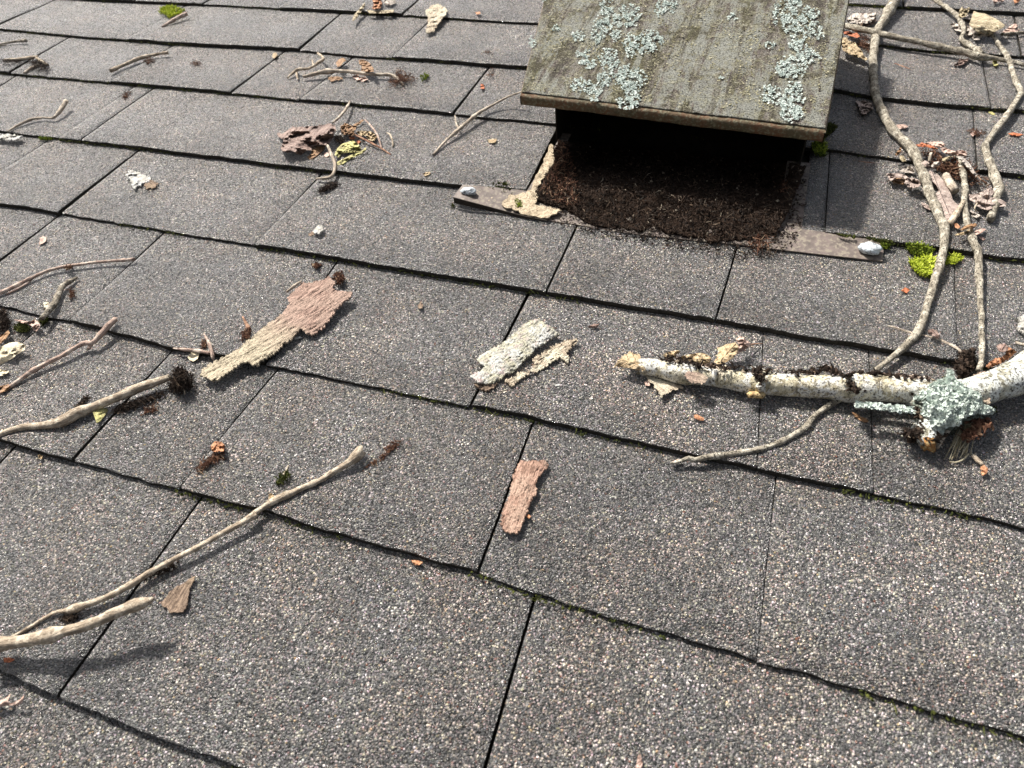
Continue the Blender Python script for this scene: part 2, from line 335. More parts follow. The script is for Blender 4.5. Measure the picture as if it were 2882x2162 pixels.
# gaps between neighbouring shingles: (top, bottom, width in mm)
JOINT = {
 0: [((829, 0), (794, 17), 2), ((1177, 0), (1138, 39), 2), ((2856, 43), (2868, 150), 1.4)],
 1: [((150, 0), (4, 69), 2.4), ((469, 48), (369, 106), 2.4), ((955, 39), (846, 139), 2.4), ((1210, 55), (1103, 165), 2.6), ((2762, 150), (2786, 299), 1.2)],
 2: [((190, 104), (40, 200), 2.2), ((485, 126), (322, 227), 2.2), ((794, 148), (655, 260), 2.2), ((993, 158), (847, 276), 2.2), ((1378, 185), (1286, 308), 2.2), ((2740, 305), (2746, 470), 1.0)],
 3: [((35, 216), (-60, 290), 2.2), ((371, 247), (168, 388), 1.4), ((430, 248), (240, 388), 2.4), ((1575, 340), (1481, 538), 0), ((2276, 480), (2255, 645), 0), ((2336, 432), (2322, 640), 1.0)],
 4: [((391, 421), (174, 597), 2.6), ((907, 486), (755, 651), 2.0), ((1636, 610), (1544, 813), 1.8), ((2085, 670), (2017, 889), 1.4), ((2690, 730), (2690, 1020), .7)],
 5: [((456, 655), (204, 900), 2.4), ((947, 735), (752, 1020), 1.5), ((1487, 824), (1329, 1135), 2.4), ((2150, 930), (2130, 1310), .8), ((2447, 985), (2456, 1380), 1.0)],
 6: [((482, 985), (208, 1295), 1.8), ((781, 1037), (508, 1375), 2.0), ((1500, 1186), (1346, 1610), 2.0), ((2185, 1340), (2130, 1850), .8)],
 7: [((40, 1255), (-300, 1640), 2.4), ((560, 1405), (180, 1945), 2.2), ((1505, 1674), (1372, 2165), 2.6)],
 8: []}
E0, V0 = 0.143, 1.03652049
def course_line(k):
    if k in COURSE:
        q = np.array([bp(x, y, .003)[:2] for x, y in COURSE[k]])
        q = q[np.argsort(q[:, 0])]
        return q
    return np.array([[-1, V0 - k*E0], [1, V0 - k*E0]])
LINES = {k: course_line(k) for k in range(-13, 15)}
LU = {k: ([float(x) for x in q[:, 0]], [float(x) for x in q[:, 1]]) for k, q in LINES.items()}
def line_v(k, u):
    xs, ys = LU[k]
    if u <= xs[0]: return ys[0]
    for i in range(1, len(xs)):
        if u <= xs[i]: return ys[i - 1] + (ys[i] - ys[i - 1])*(u - xs[i - 1])/(xs[i] - xs[i - 1])
    return ys[-1]
HU0, HU1, HV0, HV1 = -.217, .052, .672, .885               # the hole the vent stands over, drawn forward so the opening goes dark
xs_, ys_ = (-2.6, HU0, HU1, 1.8), (-1.0, HV0, HV1, 2.7)
roof = mesh('roof', [(x, y, -.0085) for y in ys_ for x in xs_], [(j*4 + i, j*4 + i + 1, j*4 + i + 5, j*4 + i + 4) for j in range(3) for i in range(3) if (i, j) != (1, 1)],
            M['felt'], kind='structure', org=(0, 0, 0), smooth=False, label='dark roofing felt under the grey asphalt shingles')
def warp(u, v):                                            # the deck is not quite flat
    return .0012*mn.noise(Vector((u*6, v*6, 3.1))) + .0007*mn.noise(Vector((u*21, v*21, 7.7)))
def shingle(k, uA, uB, th):
    """uA, uB: (u at the lower edge, u at the upper edge) of the left and right side"""
    n = max(5, int((uB[0] - uA[0])/.006)); rows = [0, .012, .35, .7, 1.0, 1.22]
    seed = random.uniform(0, 99); dv = random.gauss(0, .0006)
    V, F = [], []
    base = [i/n for i in range(n + 1)]
    nr = len(rows)
    for j, t in enumerate(rows):
        for i, s in enumerate(base):
            um = uA[0]*(1 - s) + uB[0]*s
            vlo = line_v(k, um) + dv + .0016*mn.noise(Vector((um*55, k*3.1, seed))) + .0011*mn.noise(Vector((um*190, k*3.1, seed)))
            vhi = line_v(k - 1, um)
            v = vlo + (vhi - vlo)*t
            sidej = .0004*mn.noise(Vector((v*120, seed, i))) if i in (0, n) else 0
            u = (uA[0] + (uA[1] - uA[0])*t)*(1 - s) + (uB[0] + (uB[1] - uB[0])*t)*s + sidej
            z = th*(1 - t) + warp(u, v)*(1 - .5*max(0, t - .7))
            if j == 0: z -= .0013
            if i in (0, n): z -= .0007
            if t > 1: z -= .0022
            V.append((u, v, z))
    N = (n + 1)*nr
    for j, t in enumerate(rows):                            # underside
        for i in range(n + 1):
            x = V[j*(n + 1) + i]
            V.append((x[0], x[1] + (.0004 if j == 0 else 0), min(x[2] - .0022, -.0004 - .0052*(t > .3)) if j else -.0012))
    for j in range(nr - 1):
        for i in range(n):
            a = j*(n + 1) + i
            F.append((a, a + 1, a + n + 2, a + n + 1)); F.append((N + a, N + a + n + 1, N + a + n + 2, N + a + 1))
    n_top = len(F)
    for i in range(n): F.append((i, N + i, N + i + 1, i + 1)); a = (nr - 1)*(n + 1) + i; F.append((a, a + 1, N + a + 1, N + a))
    for j in range(nr - 1):
        a = j*(n + 1); F.append((a, a + n + 1, N + a + n + 1, N + a)); a += n; F.append((a, N + a, N + a + n + 1, a + n + 1))
    o = mesh('shingle', V, F, M['shingle'], parent=roof)
    o.data.materials.append(M['bitumen'])
    for pz in o.data.polygons[n_top:]: pz.material_index = 1; pz.use_smooth = False
    return o
UL, UR = -2.3, 1.5
for k in range(-9, 11):
    cuts = []
    for (t, bt, wd) in JOINT.get(k, []):
        ub = bp(bt[0], bt[1], .003)[0]; ut = bp(t[0], t[1], .001)[0]
        ub = float(ub); ut = float(min(max(ut, ub - .02), ub + .02))
        cuts.append((ub, ut, wd/1000.0*(1.25 if wd > 1.3 and k < 6 else .85)))
    cuts.sort()
    lo = cuts[0][0] if cuts else .0; hi = cuts[-1][0] if cuts else .0
    if not cuts:
        c = random.uniform(-.1, .1); cuts = [(c, c, .002)]; lo = hi = c
    # beyond the photograph the course goes on with ordinary random shingles
    edge_l = float(bp(0, H*.0 + (COURSE[k][0][1] if k in COURSE else 0))[0]) if k in COURSE and COURSE[k][0][0] < 20 else lo
    x = min(lo - .15, edge_l - .05)
    while x > UL: cuts.append((x, x, .002)); x -= random.choice((.14, .17, .21, .26, .33))
    x = hi + random.uniform(.2, .3) if k > 0 else hi + .24
    while x < UR: cuts.append((x, x, .002)); x += random.choice((.14, .17, .21, .26, .33))
    cuts.sort()
    thick = random.random() < .5
    for (a, bb) in zip(cuts[:-1], cuts[1:]):
        if k == 3 and a[2] == 0 and bb[2] == 0: continue     # the vent stands in this opening
        thick = not thick if random.random() < .75 else thick
        th = random.uniform(.0058, .0070) if thick else random.uniform(.0040, .0050)
        ga, gb = a[2]/2, bb[2]/2
        if k == 2 and a[0] < -.05 and bb[0] > -.15:          # notched round the vent: left and right of the throat
            shingle(k, (a[0] + ga, a[1] + ga), (-.222, -.222), th)
            shingle(k, (.055, .055), (bb[0] - gb, bb[1] - gb), th)
            continue
        if k == 1 and a[0] < -.1 and bb[0] > 0: pass
        shingle(k, (a[0] + ga, a[1] + ga), (bb[0] - gb, bb[1] - gb), th)

def surf(u, v):                                            # height of the shingle surface there
    k0 = int(round((V0 - v)/E0))
    for k in (k0, k0 + 1, k0 - 1, k0 + 2):
        if not -11 < k < 13: continue
        v0, v1 = line_v(k, u), line_v(k - 1, u)
        if v0 <= v < v1: return .0056*(1 - (v - v0)/(v1 - v0)) + warp(u, v)
    return .003
def onroof(x, y, dz=0.0):                                   # photo point on the shingles, dz above them
    z = .003
    for _ in range(2): p = bp(x, y, z); z = surf(p[0], p[1]) + dz
    return bp(x, y, z)

# ------------------------------------------------------------------ builders for sticks, sheets and litter
LIFT, SLIM = .55, .83
def tube_geo(pts, lift=0.0, sides=10, rough=.10, knots=(), flat=1.0, auto=True):
    """pts: (x, y, full width in px) photo points; lift: clearance above the roof (number or list)"""
    n = len(pts); lifts = lift if isinstance(lift, (list, tuple)) else [lift]*n
    C, Rr = [], []
    for (x, y, wd), lf in zip(pts, lifts):
        wd = wd*SLIM; r = .5*wd*mpp(x, y)
        p = bp(x, y, r*.9 + lf*LIFT + .0040); r = .5*wd*dist(p)/(FOCAL*W)
        C.append(p); Rr.append(r)
    C, Rr = np.array(C), np.array(Rr)
    if n > 2:                                               # smooth the path
        ext = np.vstack([2*C[0] - C[1], C, 2*C[-1] - C[-2]]); er = np.concatenate([[Rr[0]], Rr, [Rr[-1]]])
    else:
        ext = np.vstack([2*C[0] - C[1], C, 2*C[-1] - C[-2]]); er = np.concatenate([[Rr[0]], Rr, [Rr[-1]]])
    Q, S = [], []
    for i in range(1, n):
        p0, p1, p2, p3 = ext[i - 1], ext[i], ext[i + 1], ext[i + 2]
        L = np.linalg.norm(p2 - p1); m_ = max(2, int(L/max(.0016, er[i]*.9)))
        for j in range(m_):
            t = j/m_
            q = .5*((2*p1) + (-p0 + p2)*t + (2*p0 - 5*p1 + 4*p2 - p3)*t*t + (-p0 + 3*p1 - 3*p2 + p3)*t**3)
            Q.append(q); S.append(er[i]*(1 - t) + er[i + 1]*t)
    Q.append(C[-1]); S.append(Rr[-1]); Q = np.array(Q); S = np.array(S)
    seed = random.uniform(0, 50)
    Ls = np.concatenate([[0], np.cumsum(np.linalg.norm(np.diff(Q, axis=0), axis=1))])
    for kx, ka in knots:                                    # swellings at given fractions
        S = S*(1 + ka*np.exp(-((Ls/Ls[-1] - kx)*Ls[-1]/(2.2*np.median(S)))**2))
    med = float(np.median(S)); pos_ = random.uniform(.2, 1)*max(.02, med*9)
    while pos_ < Ls[-1] and auto:                           # bud nodes every few centimetres, the stick bends slightly at each
        S = S*(1 + random.uniform(.10, .28)*np.exp(-((Ls - pos_)/(med*.9))**2)); pos_ += random.uniform(.5, 1.6)*max(.022, med*10)
    if auto:
        for i in range(len(Q)): Q[i, :2] += .30*med*np.array([mn.noise(Vector((Ls[i]*55, seed, 1))), mn.noise(Vector((Ls[i]*55, seed, 9)))])
    tang = np.gradient(Q, axis=0); tang /= np.linalg.norm(tang, axis=1)[:, None] + 1e-12
    V, UV, F = [], [], []
    up = np.array([0, 0, 1.0])
    for i in range(len(Q)):
        t = tang[i]; sd = np.cross(t, up); sd /= np.linalg.norm(sd) + 1e-9; nn = np.cross(sd, t)
        wob = 1 + rough*mn.noise(Vector((Ls[i]*160, seed, 0)))
        for j in range(sides + 1):
            a = 2*math.pi*(j % sides)/sides
            rr = S[i]*wob*(1 + rough*1.3*mn.noise(Vector((math.cos(a)*1.2, math.sin(a)*1.2 + seed, Ls[i]*230))))
            jag = tang[i]*S[i]*(.9*random.random() if 0 < j < sides else .3)*(-1 if i == 0 else 1) if i in (0, len(Q) - 1) else 0
            V.append(Q[i] + sd*math.cos(a)*rr + nn*math.sin(a)*rr*flat + jag)
            UV.append((2*math.pi*S[i]*j/sides + seed, Ls[i] + seed))
    k = sides + 1
    for i in range(len(Q) - 1):
        for j in range(sides): F.append((i*k + j, i*k + j + 1, (i + 1)*k + j + 1, (i + 1)*k + j))
    for i, sg in ((0, -1), (len(Q) - 1, 1)):
        c = len(V); V.append(Q[i] + tang[i]*S[i]*-.1*sg); UV.append((seed, Ls[i] + seed))
        for j in range(sides):
            F.append((i*k + j, c, i*k + j + 1) if sg < 0 else (i*k + j, i*k + j + 1, c))
    return V, F, UV
def join(*geos):
    V, F, UV = [], [], []
    for v, f, uv in geos:
        o = len(V); V += list(v); UV += list(uv); F += [tuple(i + o for i in x) for x in f]
    return V, F, UV
def stick(name, tile, pts, mat, label, cat='twig', group=None, lift=0.0, parts=(), **kw):
    V, F, UV = tube_geo(P(tile, pts), lift, **kw_scale(tile, kw))
    for i, (tl, pp, lf) in enumerate(parts):
        V, F, UV = join((V, F, UV), tube_geo(P(tl, pp), lf, sides=8))
    return mesh(name, V, F, M[mat], label=label, cat=cat, group=group, uv=UV)
def kw_scale(tile, kw): return kw
def P(tile, pts):
    ox, oy, s = T[tile]
    return [((ox + p[0]*s, oy + p[1]*s) + ((p[2]*s,) if len(p) > 2 else ())) for p in pts]

def sheet_geo(outline, zf, th=.0006, step=None, ragged=.0, axis=None, holes=(), on=True):
    """a thin piece cut along `outline` (photo px); zf(a, b, p) its height off the roof; a along, b across, -1..1"""
    poly = np.array([p[:2] for p in outline], float)
    c = poly.mean(0); ext = np.linalg.norm(poly.max(0) - poly.min(0))
    step = step or max(2.2, ext/34)
    def resample(pl, rg):
        out = []
        for i in range(len(pl)):
            p, q = pl[i], pl[(i + 1) % len(pl)]; L = np.linalg.norm(q - p); m_ = max(1, int(round(L/step)))
            nrm = np.array([-(q - p)[1], (q - p)[0]])/(L + 1e-9)
            for j in range(m_):
                s = p + (q - p)*j/m_
                if j: s = s + nrm*rg*random.uniform(-1, 1)
                out.append(s)
        return np.array(out)
    B = resample(poly, ragged); HB = [resample(np.array([p[:2] for p in h], float), ragged*.5) for h in holes]
    def inside_many(q, pl):
        q = np.atleast_2d(q); r = np.zeros(len(q), bool); pl2 = np.roll(pl, 1, axis=0)
        for (x1, y1), (x2, y2) in zip(pl, pl2):
            r ^= ((y1 > q[:, 1]) != (y2 > q[:, 1])) & (q[:, 0] < (x2 - x1)*(q[:, 1] - y1)/((y2 - y1) + 1e-12) + x1)
        return r
    xs = np.arange(poly[:, 0].min(), poly[:, 0].max(), step); ys = np.arange(poly[:, 1].min(), poly[:, 1].max(), step)
    allb = np.vstack([B] + HB)
    gx, gy = np.meshgrid(xs, ys); g = np.column_stack([(gx + (np.arange(len(ys)) % 2)[:, None]*step/2).ravel(), gy.ravel()])
    g = g + (rng.random(g.shape) - .5)*step*.35
    ok = inside_many(g, B)
    for h in HB: ok &= ~inside_many(g, h)
    g = g[ok]
    pts = [q for q in g if np.min(np.hypot(*(allb - q).T)) > step*.55]
    allp = list(B); edges = [(i, (i + 1) % len(B)) for i in range(len(B))]
    for h in HB:
        o = len(allp); allp += list(h); edges += [(o + i, o + (i + 1) % len(h)) for i in range(len(h))]
    allp += pts
    rv = delaunay_2d_cdt([Vector(p) for p in allp], edges, [], 1 if not holes else 2, 1e-4)
    vx = np.array([tuple(v) for v in rv[0]]); fc = [tuple(f) for f in rv[2]]
    cen = np.array([vx[list(f)].mean(0) for f in fc]); ok = inside_many(cen, B)
    for h in HB: ok &= ~inside_many(cen, h)
    fc = [f for f, o_ in zip(fc, ok) if o_]
    used = sorted({i for f in fc for i in f}); mp = {u: i for i, u in enumerate(used)}
    vx = vx[used]; fc = [tuple(mp[i] for i in f) for f in fc]
    flat = np.array([bp(x, y, 0)[:2] for x, y in vx])
    if axis is None:
        cc = flat - flat.mean(0); ww, vv = np.linalg.eigh(cc.T@cc); ax = vv[:, -1]
    else:
        a0, a1 = bp(*axis[0])[:2], bp(*axis[1])[:2]; ax = (a1 - a0)/np.linalg.norm(a1 - a0)
    ay = np.array([-ax[1], ax[0]]); A = (flat - flat.mean(0))@ax; Bc = (flat - flat.mean(0))@ay
    a_, b_ = A/(np.abs(A).max() + 1e-9), Bc/(np.abs(Bc).max() + 1e-9)
    V = []
    rest = float(np.percentile([surf(*bp(x, y, .003)[:2]) for x, y in B], 80)) if on else 0
    for i, (x, y) in enumerate(vx):
        z = zf(a_[i], b_[i], flat[i])
        V.append(bp(x, y, rest + max(th + .0002, z*.62)) if on else bp(x, y, z))
    V = np.array(V); n = len(V)
    low = V.copy(); low[:, 2] -= th
    cnt = {}
    for f in fc:
        for i in range(len(f)):
            e = (f[i], f[(i + 1) % len(f)]); key = tuple(sorted(e)); cnt.setdefault(key, []).append(e)
    # orient upward
    F = []
    for f in fc:
        p = V[list(f)]; nz = np.cross(p[1] - p[0], p[2] - p[0])[2]
        F.append(tuple(f) if nz > 0 else tuple(reversed(f)))
    cnt = {}
    for f in F:
        for i in range(len(f)):
            e = (f[i], f[(i + 1) % len(f)]); cnt.setdefault(tuple(sorted(e)), []).append(e)
    G = list(F) + [tuple(n + i for i in reversed(f)) for f in F]; side, sidei = [], []
    for k_, es in cnt.items():
        if len(es) == 1:                                    # the cut edge has its own corners, so it stays crisp
            a, b2 = es[0]; o = 2*n + len(side); side += [V[b2], V[a], low[a], low[b2]]; G.append((o, o + 1, o + 2, o + 3)); sidei += [b2, a, a, b2]
    UV = np.column_stack([A, Bc]); sd = random.uniform(-3, 3)
    if side: return np.vstack([V, low, np.array(side)]), G, np.vstack([UV, UV, UV[sidei]])
    return np.vstack([V, low]), G, np.vstack([UV, UV])
def ridge(a, b, sd, al=3.0, ac=15.0):
    return (1 - 2.6*abs(mn.noise(Vector((a*al, b*ac, sd))))) + .5*(1 - 2.6*abs(mn.noise(Vector((a*al*3, b*ac*2.4, sd + 9)))))
def nz_(p, s, sd=0): return mn.noise(Vector((p[0]*s, p[1]*s, sd)))
def sheet(name, tile, outline, mat, label, cat='leaf', base=.001, curl=0., bend=0., wave=.001, wf=90, th=.0004, group=None,
          ragged=.0, parent=None, axis=None, holes=(), tilt=(0, 0), zf=None, kind=None, step=None, arch=0., on=True):
    sd = random.uniform(0, 90)
    flip = random.choice((-1, 1))
    cr = lambda p: (1 - 3.2*abs(nz_(p, wf, sd))) + .55*(1 - 3*abs(nz_(p, wf*2.6, sd + 4)))
    def curlup(a, b):                                       # one long edge down, the other lifted and rolled over
        q = (b*flip + 1)/2
        return math.sin(q*2.3)*(.72 + .28*a*flip)
    zz = zf or (lambda a, b, p: base + curl*b*b + bend*a*a + arch*1.25*curlup(a, b) + tilt[0]*a + tilt[1]*b + wave*1.1*cr(p))
    hl = [P(tile, h) for h in holes]
    ax = P(tile, axis) if axis else None
    s = T[tile][2]
    V, F, UV = sheet_geo(P(tile, outline), zz, th, step, ragged*s*1.3, ax, hl, on)
    return mesh(name, V, F, M[mat], parent=parent, label=label, cat=cat if parent is None else None, group=group, uv=UV, kind=kind)

def in_poly(n, poly):
    poly = np.array(poly, float); lo, hi = poly.min(0), poly.max(0); out = []
    while len(out) < n:
        s = lo + rng.random((n, 2))*(hi - lo)
        r = np.zeros(len(s), bool)
        for i in range(len(poly)):
            x1, y1 = poly[i]; x2, y2 = poly[i - 1]
            c = ((y1 > s[:, 1]) != (y2 > s[:, 1])) & (s[:, 0] < (x2 - x1)*(s[:, 1] - y1)/((y2 - y1) + 1e-12) + x1)
            r ^= c
        out += list(s[r])
    return np.array(out[:n])
def litter_geo(spots, length=(.002, .008), width=(.0002, .0006), tiltmax=.5, crumb=.35, csize=(.0004, .0012)):
    """spots: (n,3) roof points; thin bent needles and angular crumbs, all real solids"""
    V, F = [], []
    for p in spots:
        if random.random() < crumb:
            s = random.uniform(*csize); b = len(V)
            for q in ((1, 0, 0), (-1, 0, 0), (0, 1, 0), (0, -1, 0), (0, 0, 1), (0, 0, -1)):
                V.append(p + np.array(q)*s*(.6 + .8*rng.random(3)) + (rng.random(3) - .5)*s*.5)
            for f in ((0, 2, 4), (2, 1, 4), (1, 3, 4), (3, 0, 4), (2, 0, 5), (1, 2, 5), (3, 1, 5), (0, 3, 5)): F.append(tuple(b + i for i in f))
        else:
            L = random.uniform(*length); wd = random.uniform(*width); a = random.uniform(0, 2*math.pi); el_ = random.uniform(-tiltmax, tiltmax)
            d = np.array([math.cos(a)*math.cos(el_), math.sin(a)*math.cos(el_), math.sin(el_)]); sdv = np.array([-math.sin(a), math.cos(a), 0])
            bend = (rng.random(3) - .5)*L*.5; up = np.cross(d, sdv); b = len(V)
            for t, ww in ((0, .4), (.5, 1), (1, .3)):
                c = p + d*L*(t - .5) + bend*4*t*(1 - t)
                V += [c + sdv*wd*ww, c - sdv*wd*ww, c + up*wd*ww]
            for r_ in (0, 3):
                for i in range(3): j = (i + 1) % 3; F.append((b + r_ + i, b + r_ + j, b + r_ + 3 + j, b + r_ + 3 + i))
            F.append((b, b + 2, b + 1)); F.append((b + 6, b + 7, b + 8))
    return V, F
def litter(name, tile, poly, n, mat, label, cat='debris', height=.003, **kw):
    q = in_poly(n, [p[:2] for p in P(tile, poly)]); c = np.array([p[:2] for p in P(tile, poly)]).mean(0)
    R0 = max(np.hypot(*(np.array([p[:2] for p in P(tile, poly)]) - c).T))
    q = c + (q - c)*(rng.random((n, 1))**.35)                # thicker in the middle, straggling edge
    spots = []
    for x, y in q:
        rr = min(1, math.hypot(x - c[0], y - c[1])/R0); z = .003 + random.random()*height*(1 - rr)**.6
        spots.append(onroof(x, y, z - .0025))
    V, F = litter_geo(spots, **kw)
    return mesh(name, V, F, M[mat], label=label, cat=cat, kind='stuff', smooth=False)
def moss_geo(spots, hgt=.004):
    V, F = [], []
    for p in spots:
        for _ in range(3):
            a = random.uniform(0, 6.283); h = hgt*random.uniform(.5, 1.1); wd = h*.13; lean = rng.normal(0, .45, 2)*h
            s = np.array([math.cos(a), math.sin(a), 0])*wd; t = np.array([-math.sin(a), math.cos(a), 0])*wd
            b = len(V); q = p + np.append((rng.random(2) - .5)*.0012, 0); mid = q + np.array([lean[0]*.4, lean[1]*.4, h*.6])
            V += [q + s, q - s, mid + s*1.5 + t, mid - s*1.5 + t, mid - t*1.5, q + np.array([lean[0], lean[1], h])]
            F += [(b, b + 1, b + 3, b + 2), (b + 2, b + 3, b + 5), (b + 3, b + 4, b + 5), (b + 4, b + 2, b + 5), (b + 1, b, b + 4)]
    return V, F
def moss(tile, poly, n, mat, label, hgt=.004, mound=.003, name='moss'):
    pp = [p[:2] for p in P(tile, poly)]; q = in_poly(n, pp); c = np.array(pp).mean(0)
    R0 = max(np.hypot(*(np.array(pp) - c).T)); spots = []
    for x, y in q:
        rr = min(1, math.hypot(x - c[0], y - c[1])/R0)
        if random.random() < rr*rr*.7: continue
        spots.append(onroof(x, y, mound*(1 - rr*rr)*random.uniform(.5, 1)))
    V, F = moss_geo(spots, hgt)
    return mesh(name, V, F, M[mat], label=label, cat='moss', kind='stuff', smooth=False)
def lobes_geo(spots, normals, size=(.0012, .0028), cup=.5):
    """lichen lobes: small ruffled cups standing on a surface"""
    V, F = [], []
    for p, nn in zip(spots, normals):
        nn = np.array(nn, float) + rng.normal(0, .32, 3); nn /= np.linalg.norm(nn)
        a = np.cross(nn, [.3, .7, .2]); a /= np.linalg.norm(a); b2 = np.cross(nn, a); s = random.uniform(*size); b = len(V)
        V.append(p + nn*s*.12)
        k = 6
        for i in range(k):
            an = 2*math.pi*i/k + random.uniform(-.2, .2); rr = s*random.uniform(.6, 1.1)
            V.append(p + (a*math.cos(an) + b2*math.sin(an))*rr + nn*s*cup*random.uniform(.1, 1))
        V.append(p - nn*s*.25)
        for i in range(k): F.append((b, b + 1 + i, b + 1 + (i + 1) % k)); F.append((b + 7, b + 1 + (i + 1) % k, b + 1 + i))
    return V, F

# ------------------------------------------------------------------ the roof vent
LA, LB = .026, .08                                          # lid plane w = LA + LB v
def lidp(x, y): return bplane(x, y, LA, LB)
fl, fr = lidp(1466, 268), lidp(2322, 370)
bl, br = lidp(1533, 0), lidp(2388, 0)
vback = 1.0
bl = fl + (bl - fl)*(vback - fl[1])/(bl[1] - fl[1]); br = fr + (br - fr)*(vback - fr[1])/(br[1] - fr[1])
vent = empty('roof_vent', ((fl[0] + fr[0])/2, .85, 0), 'old sheet-metal roof vent hood crusted with lichen, open and black inside below its lip', 'roof vent')
def lid_at(s, t, dz=0.0):
    p = (fl*(1 - s) + fr*s)*(1 - t) + (bl*(1 - s) + br*s)*t
    z = .0011*mn.noise(Vector((p[0]*14, p[1]*14, 5))) + .0004*mn.noise(Vector((p[0]*70, p[1]*70, 9)))
    return p + np.array([0, 0, z + dz])
# steel hood: top, rolled front lip, side and back skirts, one solid sheet
NS, NT = 110, 46
V, F = [], []
rows = []
for q in range(7):                                          # lip: from its lower hem up round the fold
    a = q/6
    rows.append(('lip', a))
for t in np.linspace(.012, 1, NT): rows.append(('top', t))
for kind_, a in rows:
    for i in range(NS + 1):
        s = i/NS; p0 = lid_at(s, 0)
        if kind_ == 'lip':
            rr = .0042; H0 = .0105 + .0006*mn.noise(Vector((s*22, 1, 1)))
            if a < .5: V.append(p0 + np.array([0, .0008 - .001*math.sin(a*6.28), -H0 + (H0 - rr)*a*2]))
            else:
                an = (a - .5)*2*math.pi/2
                V.append(p0 + np.array([0, rr - rr*math.cos(an)*1 - .0008, -rr + rr*math.sin(an)]))
        else: V.append(lid_at(s, a, -.0002))
k = NS + 1
for j in range(len(rows) - 1):
    for i in range(NS): F.append((j*k + i, j*k + i + 1, (j + 1)*k + i + 1, (j + 1)*k + i))
n0 = len(V)                                                 # underside
for v_ in list(V[:n0]):
    V.append(v_ + np.array([0, .0012, -.0012]))
for j in range(len(rows) - 1):
    for i in range(NS): F.append((n0 + j*k + i, n0 + (j + 1)*k + i, n0 + (j + 1)*k + i + 1, n0 + j*k + i + 1))
for i in range(NS): F.append((i, n0 + i, n0 + i + 1, i + 1))
for side in (0, NS):                                        # side skirts hang 14 mm down
    o = len(V)
    for t in np.linspace(0, 1, 20):
        p = lid_at(side/NS, t); sg = -1 if side == 0 else 1
        V += [p + np.array([0, 0, -.0003]), p + np.array([sg*.0012, 0, -.002]), p + np.array([sg*.0012, 0, -.0108]), p + np.array([-sg*.0002, 0, -.0108])]
    for j in range(19):
        for c in range(3): F.append((o + j*4 + c, o + j*4 + c + 1, o + j*4 + c + 5, o + j*4 + c + 4))
        F.append((o + j*4 + 3, o + j*4, o + j*4 + 4, o + j*4 + 7))
o = len(V); p, q = lid_at(0, 1), lid_at(1, 1)
V += [p, q, q*[1, 1, 0], p*[1, 1, 0]]; F.append((o, o + 1, o + 2, o + 3))
mesh('hood', V, F, M['rust'], parent=vent, label='rust-brown steel hood with a rolled front lip')
# the paint skin, torn back along the lip
jag = [(100, 588), (180, 584), (240, 604), (262, 628), (278, 642), (300, 622), (330, 606), (420, 610), (520, 618), (560, 632), (640, 650), (700, 652), (735, 668), (770, 692), (840, 690), (872, 694),
       (895, 684), (915, 700), (1000, 712), (1090, 722), (1200, 742), (1262, 752), (1305, 745), (1325, 715), (1358, 708), (1400, 735), (1440, 770), (1500, 772), (1560, 750), (1600, 764), (1650, 756), (1690, 772), (1710, 798), (1760, 800), (1800, 788), (1860, 800), (1930, 822), (1985, 826)]
js, jt = [], []
for x, y in P('a3', jag):
    p = lidp(x, y); js.append((p[0] - fl[0])/(fr[0] - fl[0])); jt.append(max(.012, (p[1] - fl[1])/(bl[1] - fl[1])))
V, F = [], []; NS2, NT2 = 260, 60
for j in range(NT2 + 1):
    tt = (j/NT2)**1.3
    for i in range(NS2 + 1):
        s = i/NS2; t0 = float(np.interp(s, js, jt)) + .0022*mn.noise(Vector((s*90, 2, 2)))
        t = t0 + (1 - t0)*tt
        lift = .0010 + .0016*max(0, mn.noise(Vector((s*24, 7, 3))))*math.exp(-tt*60) + .00035*mn.noise(Vector((s*60, tt*60, 1)))
        V.append(lid_at(s*.9985 + .0008, t, lift))
k = NS2 + 1
for j in range(NT2):
    for i in range(NS2): F.append((j*k + i, j*k + i + 1, (j + 1)*k + i + 1, (j + 1)*k + i))
n0 = len(V); V += [v_ - np.array([0, 0, .0009]) for v_ in V[:k]]
for i in range(NS2): F.append((i, n0 + i, n0 + i + 1, i + 1))
mesh('paint_skin', V, F, M['lid'], parent=vent, label='flaking olive and grey paint film over the hood')
# throat
def boxgeo(x0, x1, y0, y1, z0, z1):
    V = [(x, y, z) for x in (x0, x1) for y in (y0, y1) for z in (z0, z1)]
    return V, [(0, 1, 3, 2), (4, 6, 7, 5), (0, 4, 5, 1), (2, 3, 7, 6), (0, 2, 6, 4), (1, 5, 7, 3)]
V, F = [], []
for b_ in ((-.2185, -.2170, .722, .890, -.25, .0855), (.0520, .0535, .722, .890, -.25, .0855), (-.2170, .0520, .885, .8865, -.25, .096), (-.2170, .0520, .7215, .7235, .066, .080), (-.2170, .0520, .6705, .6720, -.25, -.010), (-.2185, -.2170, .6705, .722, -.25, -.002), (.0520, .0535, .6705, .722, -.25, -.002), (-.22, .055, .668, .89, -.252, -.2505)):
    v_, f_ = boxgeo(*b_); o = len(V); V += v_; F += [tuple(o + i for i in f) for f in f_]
mesh('throat', V, F, M['throat'], parent=vent, smooth=False, label='dark rusty duct walls under the hood')
